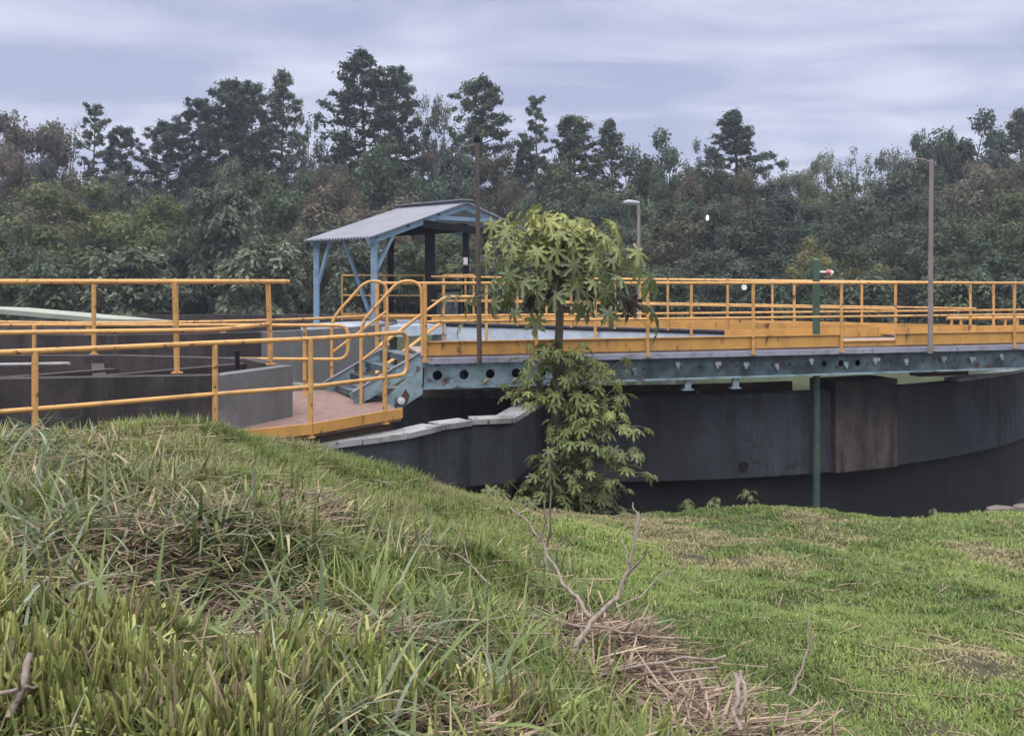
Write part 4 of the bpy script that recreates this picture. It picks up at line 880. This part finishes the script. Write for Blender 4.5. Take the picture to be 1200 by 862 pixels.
class LeafBag:
    def __init__(s): s.V = []; s.F = []; s.T = []; s.n = 0
    def leaf(s, r, base, az, tilt, Rl, col, roll=0.0):
        V, F_ = papaya_leaf(r, Rl)
        m = Matrix.Rotation(az, 3, 'Z') @ Matrix.Rotation(tilt, 3, 'Y') @ Matrix.Rotation(roll, 3, 'X')
        V = V @ np.array(m).T + np.array(base)
        s.V.append(V); s.F += [(a+s.n, b+s.n, c+s.n) for a, b, c in F_]; s.n += len(V)
        s.T.append(np.tile(np.array(col)*r.uniform(.75, 1.25), (len(V), 1))*(1+.10*(r.rand(len(V), 1)-.5)))
    def stick(s, p, q, rad, col, sag=.0):
        p, q = np.array(p), np.array(q); d = q-p; a = np.cross(d, [0, 0, 1.]); a /= np.linalg.norm(a)+1e-9; b = np.cross(a, d/np.linalg.norm(d)); pts = []
        for t in (0, .5, 1):
            c = p+d*t+np.array([0, 0, sag*math.sin(math.pi*t)])
            for k in range(3): th = k*2.094; pts.append(c+(a*math.cos(th)+b*math.sin(th))*rad*(1-.4*t))
        f = []
        for i in (0, 3):
            for k in range(3): A, B = i+k, i+(k+1) % 3; f += [(A, B, B+3), (A, B+3, A+3)]
        s.V.append(np.array(pts)); s.F += [(x+s.n, y+s.n, z+s.n) for x, y, z in f]; s.n += 9; s.T.append(np.tile(np.array(col), (9, 1)))
    def build(s, name, parent, loc):
        return mesh_np(name, np.concatenate(s.V)-np.array(loc), np.array(s.F), M['papaya'], np.concatenate(s.T), parent, sides=3)
PY = 10.35
pb_ = Vector((XU(650, PY), PY, g(XU(650, PY), PY)-.05))
pap = empty('papaya_tree', pb_, 'papaya tree with an umbrella of lobed leaves growing in front of the footbridge', 'tree')
trunk = [pb_, P(651, 520, PY), P(653, 440, PY), P(656, 370, PY), P(656, 334, PY), P(653, 296, PY)]
mb = MB(); mb.tube(trunk, [.072, .062, .055, .048, .042, .03], 12); mb.build('trunk', M['papaya_bark'], pap)
r = rng(9); G1 = np.array((.20, .235, .095)); G2 = np.array((.37, .39, .12)); G3 = np.array((.155, .19, .09)); PT = (.16, .17, .07); BRN = np.array((.05, .032, .024))
bag = LeafBag()
for i in range(190):
    t = i/190; az = i*2.39996+r.uniform(-.3, .3)
    base = np.array(Vector(trunk[4]).lerp(Vector(trunk[5]), .1+.9*(1-t)))
    rise = 1.28-1.72*t+r.uniform(-.2, .2); Lp = (.30+.86*t**.55)*r.uniform(.5, 1.18)*(1.12 if math.cos(az) < -.3 else 1)
    d = np.array([math.cos(az)*math.cos(rise*.8), math.sin(az)*math.cos(rise*.8), math.sin(rise*.8)])
    tip = base+d*Lp; col = G2*(1-t)+G1*t if t < .6 else G1*(1-(t-.6)/.4*.6)+G3*(t-.6)/.4*.6
    bag.stick(base, tip, .0075, PT, .07)
    bag.leaf(r, tip, az+r.uniform(-.4, .4), .35+.75*t+r.uniform(-.35, .4), r.uniform(.10, .25), col*r.uniform(.7, 1.25), r.uniform(-.6, .6))
bag.build('crown', pap, pb_)
for (u, v, u2, v2) in ((640, 318, 626, 352), (668, 318, 737, 356), (646, 330, 640, 345), (666, 322, 690, 338)):
    bag = LeafBag(); a, b = P(u, v, PY-.05), P(u2, v2, PY-.12); bag.stick(a, b, .009, BRN, .12)
    for k in range(3): bag.leaf(r, np.array(b)+r.normal(size=3)*.02, r.uniform(0, 6.28), 1.35, r.uniform(.15, .22), BRN, r.uniform(-1.2, 1.2))
    o = bag.build('dead_leaf', pap, pb_)
shoots = [(652, 560, 700, 560), (651, 520, 712, 500), (652, 495, 692, 428), (652, 480, 615, 430), (652, 450, 645, 408), (652, 540, 705, 470), (651, 585, 640, 588), (651, 575, 720, 580), (652, 500, 728, 462), (652, 585, 675, 578),
 (652, 455, 668, 412), (651, 540, 732, 540), (651, 570, 705, 592), (652, 470, 602, 468), (652, 460, 715, 435), (651, 590, 720, 600), (652, 520, 742, 560), (651, 580, 620, 592), (652, 560, 640, 545), (652, 520, 690, 525), (651, 500, 735, 500)]
for k, (u, v, u2, v2) in enumerate(shoots):
    bag = LeafBag(); a = np.array(P(u, v, PY)); b = np.array(P(u2, v2, PY+r.uniform(-.45, .35))); bag.stick(a, b, .016, (.10, .11, .055), .03)
    for i in range(24):
        t = .25+.75*(i+.5)/24; q = a+(b-a)*t; az = r.uniform(0, 6.28); L_ = r.uniform(.16, .38); d = np.array([math.cos(az), math.sin(az), r.uniform(-.1, .75)]); tip = q+d*L_
        bag.stick(q, tip, .006, PT, .02); bag.leaf(r, tip, az+r.uniform(-.3, .3), .4+r.uniform(-.3, .6), r.uniform(.075, .165), (G1*1.1 if v2 > 500 else (G1+G2)/2)*r.uniform(.7, 1.1), r.uniform(-.4, .4))
    bag.build('side_shoot', pap, pb_)
def seedling(u, v, Y, h, n, Rl, label, col, group=None, name='seedling'):
    x = XU(u, Y); z = g(x, Y); rt = empty(name, (x, Y, z), label, 'plant', group); loc = (x, Y, z)
    mb = MB(); mb.tube([(x, Y, z-.05), (x+.01, Y, z+h*.5), (x, Y+.01, z+h*.9)], [.012, .010, .005], 6); mb.build('stem', M['papaya_bark'], rt)
    bag = LeafBag()
    for i in range(n):
        t = (i+1)/n; az = i*2.4+r.uniform(-.3, .3); q = np.array([x, Y, z+h*(.3+.6*t)]); L_ = h*r.uniform(.25, .5)*(1.2-.5*t); tip = q+np.array([math.cos(az)*L_, math.sin(az)*L_, L_*r.uniform(.0, .6)])
        bag.stick(q, tip, .005, PT, .02); bag.leaf(r, tip, az, .5+r.uniform(-.2, .5), Rl*r.uniform(.7, 1.2), col*r.uniform(.8, 1.2), r.uniform(-.3, .3))
    bag.build('foliage', rt, loc)
seedling(576, 592, 10.15, .36, 16, .16, 'small papaya seedling left of the papaya trunk against the dark recess', G1*.85)
seedling(612, 598, 10.15, .22, 9, .11, 'very small leafy plant between the seedling and the papaya trunk', G1*.8)
seedling(805, 590, 10.2, .17, 9, .09, 'low round leafed weed at the lawn edge right of the papaya', G1*.8, name='weed')
seedling(838, 588, 10.25, .15, 7, .07, 'small spreading weed on the lawn edge in the middle of three', G1, name='weed')
seedling(876, 586, 10.3, .24, 8, .07, 'taller thin stemmed weed on the hump of the lawn edge', G1*.8, name='weed')
seedling(1094, 604, 10.8, .12, 6, .05, 'tiny weed at the lawn edge near the pink stone', G1, name='weed')
# ------------------------------------------------------------------ grass
def blades(r, x, y, z, L_, wd, az, lean, curve, col, k=2, wtip=.12, tipcol=None):
    """curved tapering strips; returns verts, quads, tints"""
    n = len(x); Vs, Ts = [], []
    ha = np.stack([np.cos(az), np.sin(az)], 1); sd = np.stack([-ha[:, 1], ha[:, 0]], 1)
    px, py, pz = x.copy(), y.copy(), z.copy(); ang = lean.copy()
    for i in range(k+1):
        t = i/k; ww = wd*(1-(1-wtip)*t**1.5)*.5
        c = col if tipcol is None else col*(1-t)+tipcol*t
        Vs += [np.stack([px-sd[:, 0]*ww, py-sd[:, 1]*ww, pz], 1), np.stack([px+sd[:, 0]*ww, py+sd[:, 1]*ww, pz], 1)]; Ts += [c, c]
        s = L_/k; px = px+ha[:, 0]*np.sin(ang)*s; py = py+ha[:, 1]*np.sin(ang)*s; pz = pz+np.cos(ang)*s; ang = ang+curve/k
    V = np.stack(Vs, 1).reshape(-1, 3); T = np.stack(Ts, 1).reshape(-1, 3); m = 2*(k+1)
    q = np.array([[2*i, 2*i+1, 2*i+3, 2*i+2] for i in range(k)]); Fq = (np.arange(n)[:, None, None]*m+q[None]).reshape(-1, 4)
    return V, Fq, T
class Bag:
    def __init__(s): s.V = []; s.F = []; s.T = []; s.n = 0
    def add(s, V, F_, T): s.V.append(V); s.F.append(F_+s.n); s.T.append(T); s.n += len(V)
    def build(s, name, mat):
        o = mesh_np(name, np.concatenate(s.V), np.concatenate(s.F), mat, np.concatenate(s.T)); tag(o, kind='stuff'); return o
def scatter(r, n, x0, x1, y0, y1, near=1.0):
    """points in the view wedge, denser near the camera by distance**-near"""
    t = r.rand(n); p = 2-near
    y = (y0**p+t*(y1**p-y0**p))**(1/p) if abs(p) > 1e-6 else y0*(y1/y0)**t
    u = r.uniform(x0, x1, n); return u*y, y       # u = X/Y slope
def moundness(x, y): return 1-sstep(-.5, .75, x-.10*y+.35 + .5*(vnoise(x, y, 1.1, 7)-.5))   # 1 on the rough left, 0 on the lawn
def mixc(a, b, t): return np.array(a)[None]*(1-t[:, None])+np.array(b)[None]*t[:, None]
r = rng(101); bag = Bag()
# lawn
n = 640000; x, y = scatter(r, n, -.66, .66, 2.2, 12.2, .75); z = ground(x, y); mo = moundness(x, y)
keep = (vnoise(x, y*.8, .6, 18)*.5+vnoise(x, y, .15, 19)*.5 > .10+.36*r.rand(n)) & (z > EYE-3.7) & (r.rand(n) < 1-.92*mo) & ~((x < -2.0) & (y > 8.3)); x, y, z, mo = x[keep], y[keep], z[keep], mo[keep]; n = len(x)
pt = .6*vnoise(x, y, 1.6, 11)+.4*vnoise(x, y, .45, 12); dry = sstep(.55, .75, vnoise(x+.6*y, y, 1.3, 13)*.6+vnoise(x, y, .4, 14)*.4); tuft = .6*vnoise(x, y, .22, 15)+.4*vnoise(x, y, .55, 16); bare = vnoise(x, y, .75, 17)
col = mixc((.105, .160, .040), (.245, .315, .085), np.clip((pt-.5)*1.6+.5+.25*(r.rand(n)-.5), 0, 1)); col = col*(1-dry[:, None]*.75)+np.array((.36, .30, .17))*dry[:, None]*.75
st_ = r.rand(n) < .05+.15*dry; col[st_] = np.array((.38, .33, .18)); col *= (.65+.7*r.rand(n))[:, None]
L_ = (.020+.060*tuft**2+.018*r.rand(n))*(1-.45*dry)*(1+.6*mo)*(.8+.03*y); az = r.rand(n)*6.283; lean = r.uniform(.3, 1.45, n)
bag.add(*blades(r, x, y, z-.004, L_, (.0028+.0013*y)*(.8+.5*r.rand(n)), az, lean, r.uniform(.1, .9, n), col, 2))
# the lawn goes on past both sides of the view
n = 190000; x, y = scatter(r, n, .60, 1.5, 1.0, 12.2, .75); sg = np.where(r.rand(n) < .35, -1, 1); x = x*sg; z = ground(x, y)
keep = (z > EYE-3.7) & (np.abs(x) < 12) & ~((x < -2.0) & (y > 7.2)); x, y, z = x[keep], y[keep], z[keep]; n = len(x); pt = vnoise(x, y, 1.2, 11); lf = (x < 0)
col = mixc((.11, .145, .04), (.27, .30, .09), np.clip(pt+.3*(r.rand(n)-.5), 0, 1)); st_ = r.rand(n) < .2; col[st_] = np.array((.36, .31, .18)); col *= (.65+.7*r.rand(n))[:, None]
bag.add(*blades(r, x, y, z-.004, (.04+.06*r.rand(n)**2)*np.where(lf, 2.6, 1), (.009+.002*y)*(.8+.5*r.rand(n)), r.rand(n)*6.283, r.uniform(.3, 1.4, n), r.uniform(.1, 1.2, n), col, 2))
bag.build('lawn_grass', M['grass'])
# fine green grass on the mound's right flank and crest
bag = Bag(); n = 130000; x, y = scatter(r, n, -.68, .02, 4.2, 10.6, .6); z = ground(x, y); u = 600+F*x/y
fl_ = sstep(.2, .45, 1-np.abs(moundness(x, y)-.5)*1.2)*.0+((u > 170-20*y+100) & (y > 4.6))*1.0
keep = (z > EYE-3.2) & (r.rand(n) < fl_*.9) & (y < np.interp(x, [-5.2, -3.3, -2.2, -1.2, 0], [7.1, 8.0, 9.0, 9.9, 10.6])); x, y, z = x[keep], y[keep], z[keep]; n = len(x)
tuft = vnoise(x, y, .38, 21); pt = vnoise(x, y, .9, 22)
col = mixc((.125, .165, .045), (.29, .33, .10), np.clip(pt+.3*(r.rand(n)-.5), 0, 1)); dry = sstep(.58, .75, vnoise(x, y, .7, 23)); col = col*(1-.6*dry[:, None])+np.array((.24, .21, .11))*.6*dry[:, None]; col *= (.7+.6*r.rand(n))[:, None]
bag.add(*blades(r, x, y, z-.01, (.05+.11*tuft)*(.7+.6*r.rand(n)), .011*(.7+.6*r.rand(n)), r.rand(n)*6.283, r.uniform(.1, 1.0, n), r.uniform(.2, 1.3, n), col, 2))
bag.build('mound_grass', M['grass'])
# long messy grass on the rough left part
bag = Bag(); n = 64000; x, y = scatter(r, n, -.68, .30, 1.7, 7.4, .9); z = ground(x, y); mo = moundness(x, y); cl = vnoise(x, y, .5, 31); u = 600+F*x/y
crest = sstep(5.2, 6.6, y)
keep = (r.rand(n) < mo*np.clip((cl-.32)*2.6, .03, 1)*np.where((y < 3.0) & (u < 330), .4, 1)*(1-.75*crest*(u > 130))); x, y, z, cl, crest = x[keep], y[keep], z[keep], cl[keep], crest[keep]; n = len(x)
pt = vnoise(x, y, .8, 32)
col = mixc((.075, .105, .034), (.24, .275, .085), np.clip(pt+.4*(r.rand(n)-.5), 0, 1)); gy = r.rand(n) < .16; col[gy] = np.array((.22, .25, .17)); st_ = r.rand(n) < .30; col[st_] = np.array((.42, .35, .21)); col *= (.55+.7*r.rand(n))[:, None]
L_ = (.08+.24*r.rand(n)**2)*(.5+.9*cl)*(1-.45*crest); az = r.rand(n)*6.283
bag.add(*blades(r, x, y, z-.02, L_, (.008+.018*r.rand(n)**2)*(.85+.07*y), az, r.uniform(.2, 1.6, n), r.uniform(-.6, 2.0, n), col, 4, .10))
# tall arching broad blades
for (u0, u1, y0, y1, n, La, Lb) in ((-20, 260, 2.6, 5.6, 330, .25, .6), (200, 620, 2.4, 4.6, 420, .2, .55), (560, 900, 2.4, 3.0, 110, .15, .3), (-10, 70, 5.6, 6.7, 120, .2, .4)):
    u = r.uniform(u0, u1, n); y = r.uniform(y0, y1, n); x = (u-600)/F*y; z = ground(x, y); cl = vnoise(x, y, .45, 33); k = cl > .36; u, x, y, z = u[k], x[k], y[k], z[k]; n = len(x)
    col = mixc((.075, .11, .035), (.18, .225, .07), r.rand(n)); gy = r.rand(n) < .25; col[gy] = np.array((.25, .28, .20)); col *= (.75+.5*r.rand(n))[:, None]
    bag.add(*blades(r, x, y, z-.02, r.uniform(La, Lb, n), .013+.016*r.rand(n), r.rand(n)*6.283, r.uniform(.3, 1.3, n), r.uniform(.3, 2.3, n), col, 7, .05))
for (u, v, Y, n, sx) in ((730, 830, 3.2, 260, .35), (650, 800, 3.7, 200, .3), (830, 850, 2.9, 160, .25), (760, 850, 2.8, 220, .3), (905, 800, 3.7, 90, .2), (950, 850, 3.3, 110, .2), (640, 690, 5.0, 130, .3), (470, 700, 4.3, 330, .3), (575, 720, 4.1, 260, .25), (340, 640, 4.7, 260, .3), (420, 690, 4.2, 240, .25)):
    x = XU(u, Y)+r.normal(size=n)*sx*.6; y = Y+r.normal(size=n)*sx*.5; z = ground(x, y); col = mixc((.10, .14, .04), (.27, .31, .09), r.rand(n)); col *= (.7+.6*r.rand(n))[:, None]
    bag.add(*blades(r, x, y, z-.02, r.uniform(.08, .30, n), .009+.012*r.rand(n), r.rand(n)*6.283, r.uniform(0, .9, n), r.uniform(.2, 1.8, n), col, 5, .08))
for (u, v, Y, n, La) in ((215, 720, 3.3, 26, .75), (90, 640, 4.1, 30, .6), (260, 650, 4.2, 26, .6), (500, 770, 3.3, 30, .6), (560, 800, 3.0, 22, .5), (20, 560, 5.3, 30, .5), (330, 700, 3.7, 22, .6), (150, 590, 5.0, 26, .5), (440, 840, 2.6, 20, .5)):
    x = XU(u, Y)+r.normal(size=n)*.06; y = Y+r.normal(size=n)*.06; z = ground(x, y); col = mixc((.10, .135, .055), (.23, .27, .15), r.rand(n))*(.7+.5*r.rand(n))[:, None]
    bag.add(*blades(r, x, y, z-.02, r.uniform(.5*La, La, n), .011+.013*r.rand(n), r.rand(n)*6.283, r.uniform(.35, 1.2, n), r.uniform(.5, 1.7, n), col, 8, .05))
bag.build('long_grass', M['grass'])
# dry straw : lying stems
def straw(r, x, y, z, L_, rad, az, pitch, col, bow):
    n = len(x); d = np.stack([np.cos(az)*np.cos(pitch), np.sin(az)*np.cos(pitch), np.sin(pitch)], 1); sd = np.stack([-np.sin(az), np.cos(az), 0*az], 1); up_ = np.cross(d, sd)*-1
    Vs = []; c0 = np.stack([x, y, z], 1)
    for i in range(4):
        t = i/3; c = c0+d*((t-.5)*L_)[:, None]+sd*(bow*np.sin(t*3.14))[:, None]; rr = (rad*(1-.4*t))[:, None]
        Vs += [c+sd*rr, c+up_*rr*.9-sd*rr*.5, c-up_*rr*.9-sd*rr*.5]
    V = np.stack(Vs, 1).reshape(-1, 3); q = []
    for i in range(3):
        for k in range(3): q.append([i*3+k, i*3+(k+1) % 3, i*3+3+(k+1) % 3, i*3+3+k])
    Fq = (np.arange(n)[:, None, None]*12+np.array(q)[None]).reshape(-1, 4); return V, Fq, np.repeat(col, 12, 0)
# cut upright stalks at the bottom left : pale yellow green with chopped tops
bag = Bag(); n = 7600; u = np.r_[r.uniform(-30, 330, 6000), r.uniform(300, 640, 900), r.uniform(600, 900, 700)]; y = np.r_[r.uniform(1.85, 3.1, 6000), r.uniform(2.0, 3.0, 900), r.uniform(2.35, 3.1, 700)]; x = (u-600)/F*y; z = ground(x, y); cl = vnoise(x, y, .30, 41)
k = (cl*.7+.3*vnoise(x, y, .12, 42) > .50) & (r.rand(n) < 1.1-.0007*u); x, y, z = x[k], y[k], z[k]; n = len(x)
col = mixc((.19, .22, .06), (.52, .52, .20), r.rand(n)); br_ = r.rand(n) < .22; col[br_] = np.array((.36, .29, .18)); col *= (.5+.75*r.rand(n))[:, None]
Ls = r.uniform(.06, .20, n)*(.6+.8*r.rand(n)); bag.add(*straw(r, x, y, z+Ls*.42, Ls, .0045+.006*r.rand(n), r.rand(n)*6.283, 1.25+.28*r.normal(size=n), col, r.normal(size=n)*.006))
for q in range(4):
    bag.add(*blades(r, x+r.normal(size=n)*.02, y+r.normal(size=n)*.02, z-.01, r.uniform(.05, .20, n), .010+.018*r.rand(n), r.rand(n)*6.283, r.uniform(0, 1.2, n), r.uniform(-.2, 1.2, n), col*(.6+.5*r.rand(n))[:, None]*np.array((.9, 1., .9)), 3, .25))
bag.build('cut_grass_stalks', M['grass'])
bag = Bag()
piles = [(215, 712, 3.45, .30, .25, 420, .05), (265, 690, 3.75, .3, .25, 350, .05), (170, 650, 4.2, .35, .3, 350, .05), (705, 738, 4.55, .34, .34, 900, .06), (770, 792, 3.95, .42, .26, 800, .05), (865, 822, 3.5, .40, .26, 1300, .06), (925, 842, 3.3, .22, .2, 420, .05), (640, 715, 4.7, .30, .3, 350, .04), (350, 590, 5.3, .35, .3, 600, .07), (290, 640, 4.6, .4, .3, 350, .05),
         (420, 760, 3.5, .5, .3, 260, .04), (110, 700, 3.5, .35, .25, 260, .06), (250, 540, 6.2, .8, .4, 500, .03), (560, 850, 2.6, .3, .2, 260, .05), (40, 850, 2.2, .2, .15, 120, .08)]
for (u, v, Y, sx, sy, n, h) in piles:
    x = XU(u, Y)+r.normal(size=n)*sx*.6; y = Y+r.normal(size=n)*sy*.6; dd = np.exp(-((x-XU(u, Y))/sx)**2-((y-Y)/sy)**2); z = ground(x, y)+.01+h*dd*r.rand(n)
    col = mixc((.17, .12, .09), (.44, .34, .255), r.rand(n)); pk = r.rand(n) < .25; col[pk] = np.array((.10, .065, .05)); 
    bag.add(*straw(r, x, y, z, r.uniform(.06, .30, n)*(1+1.6*(r.rand(n) < .12)), .0020+.0050*r.rand(n)**3, 2.9+r.normal(size=n)*.8, r.normal(size=n)*.16, col*(.6+.7*r.rand(n))[:, None], r.normal(size=n)*.03))
    q = n//3; i = r.randint(0, n, q); bag.add(*blades(r, x[i], y[i], z[i], r.uniform(.08, .30, q), .006+.014*r.rand(q), r.rand(q)*6.283, r.uniform(1.1, 1.6, q), r.uniform(-.3, .5, q), col[i]*.85, 3, .3))
n = 5200; x, y = scatter(r, n, -.66, .62, 2.0, 9.5, .9); z = ground(x, y); mo = moundness(x, y); k = r.rand(n) < .30+.6*mo; x, y, z = x[k], y[k], z[k]; n = len(x)
bag.add(*straw(r, x, y, z+.015+.06*r.rand(n)*moundness(x, y), r.uniform(.06, .35, n), .0025+.003*r.rand(n), r.rand(n)*6.283, r.normal(size=n)*.15, mixc((.22, .17, .10), (.42, .35, .22), r.rand(n)), r.normal(size=n)*.02))
bag.build('dry_straw', M['straw'])
# ------------------------------------------------------------------ single branches and twigs
def branch(label, lines, Y, name='dead_branch', cat='branch'):
    """lines: list of (pixel path with depth offset, r0, r1); the first is the main stem"""
    pts0 = [P(u, v, Y+dy) for u, v, dy in lines[0][0]]; b = pts0[0].copy()
    rt = empty(name, b, label, cat)
    for i, (pth, r0, r1) in enumerate(lines):
        pts = [P(u, v, Y+dy) for u, v, dy in pth]; rn = random.Random(i+len(label)); fine = [pts[0]]
        for a, c in zip(pts, pts[1:]):
            for t in (.34, .67, 1): fine.append(a.lerp(c, t)+Vector((rn.uniform(-.008, .008), rn.uniform(-.008, .008), rn.uniform(-.008, .008))))
        k = len(fine); mb = MB(); mb.tube(fine, [r0+(r1-r0)*j/(k-1) for j in range(k)], 8); mb.build('stem' if i == 0 else 'twig', M['dead_wood'], rt)
branch('bare forked grey dead branch standing up out of the straw heap', [
 ([(667, 772, -.1), (682, 745, 0), (698, 722, .1), (722, 700, .2), (735, 672, .25), (742, 640, .3), (748, 605, .35), (741, 588, .4)], .017, .004),
 ([(733, 676, .25), (752, 655, .2), (762, 640, .15)], .008, .004), ([(737, 660, .25), (731, 640, .3), (727, 628, .35)], .006, .003), ([(739, 652, .3), (748, 622, .4), (750, 600, .45)], .007, .003),
 ([(693, 724, .1), (676, 700, .3), (660, 684, .4), (648, 662, .5), (637, 640, .6), (620, 612, .7), (596, 594, .8)], .012, .004),
 ([(634, 634, .62), (640, 610, .6), (638, 588, .6)], .006, .003), ([(641, 640, .6), (645, 610, .5), (646, 560, .45), (643, 545, .4)], .006, .003)], 4.15)
branch('long thin stick lying across the straw heap below the forked branch', [([(620, 722, .1), (660, 728, 0), (700, 735, -.05), (742, 742, -.1)], .010, .006), ([(628, 732, .1), (650, 752, 0), (668, 762, -.1)], .008, .005)], 4.45)
branch('slanting thin twig rising from the lawn to the right of the forked branch', [([(722, 712, 0), (750, 698, .1), (768, 682, .2), (788, 666, .25)], .006, .003)], 4.5)
branch('small pale forked twig sticking out of the grass left of the forked branch', [([(576, 686, 0), (560, 672, .1), (548, 655, .2), (541, 618, .25)], .009, .003), ([(553, 660, .15), (538, 652, .2), (524, 645, .25)], .006, .003)], 5.0)
branch('thick pair of dry stalks bent over the near straw heap', [([(862, 790, 0), (866, 815, -.1), (860, 840, -.15), (868, 856, -.2)], .012, .009), ([(868, 786, 0), (874, 812, -.1), (868, 838, -.15)], .010, .007)], 3.45)
branch('long straight reddish stick lying over the right straw heap', [([(690, 798, 0), (740, 782, .1), (800, 772, .2), (850, 770, .25)], .010, .006), ([(700, 804, 0), (760, 790, .1), (840, 780, .2)], .008, .005)], 3.85)
branch('single pale bent stalk arching over the grass on the mound', [([(275, 575, 0), (330, 576, .05), (372, 578, .1), (400, 588, .15)], .008, .004)], 5.2)
branch('broken pale stick leaning in the bottom left corner', [([(10, 842, 0), (24, 805, .05), (34, 770, .1)], .012, .009), ([(0, 812, 0), (30, 806, .05), (56, 800, .1)], .006, .004)], 2.25)
branch('dark thin stem standing right of the near straw heap', [([(925, 815, 0), (938, 785, .05), (950, 745, .1), (948, 720, .12)], .006, .003), ([(944, 765, .08), (952, 752, .1), (956, 742, .12)], .004, .002)], 3.6)
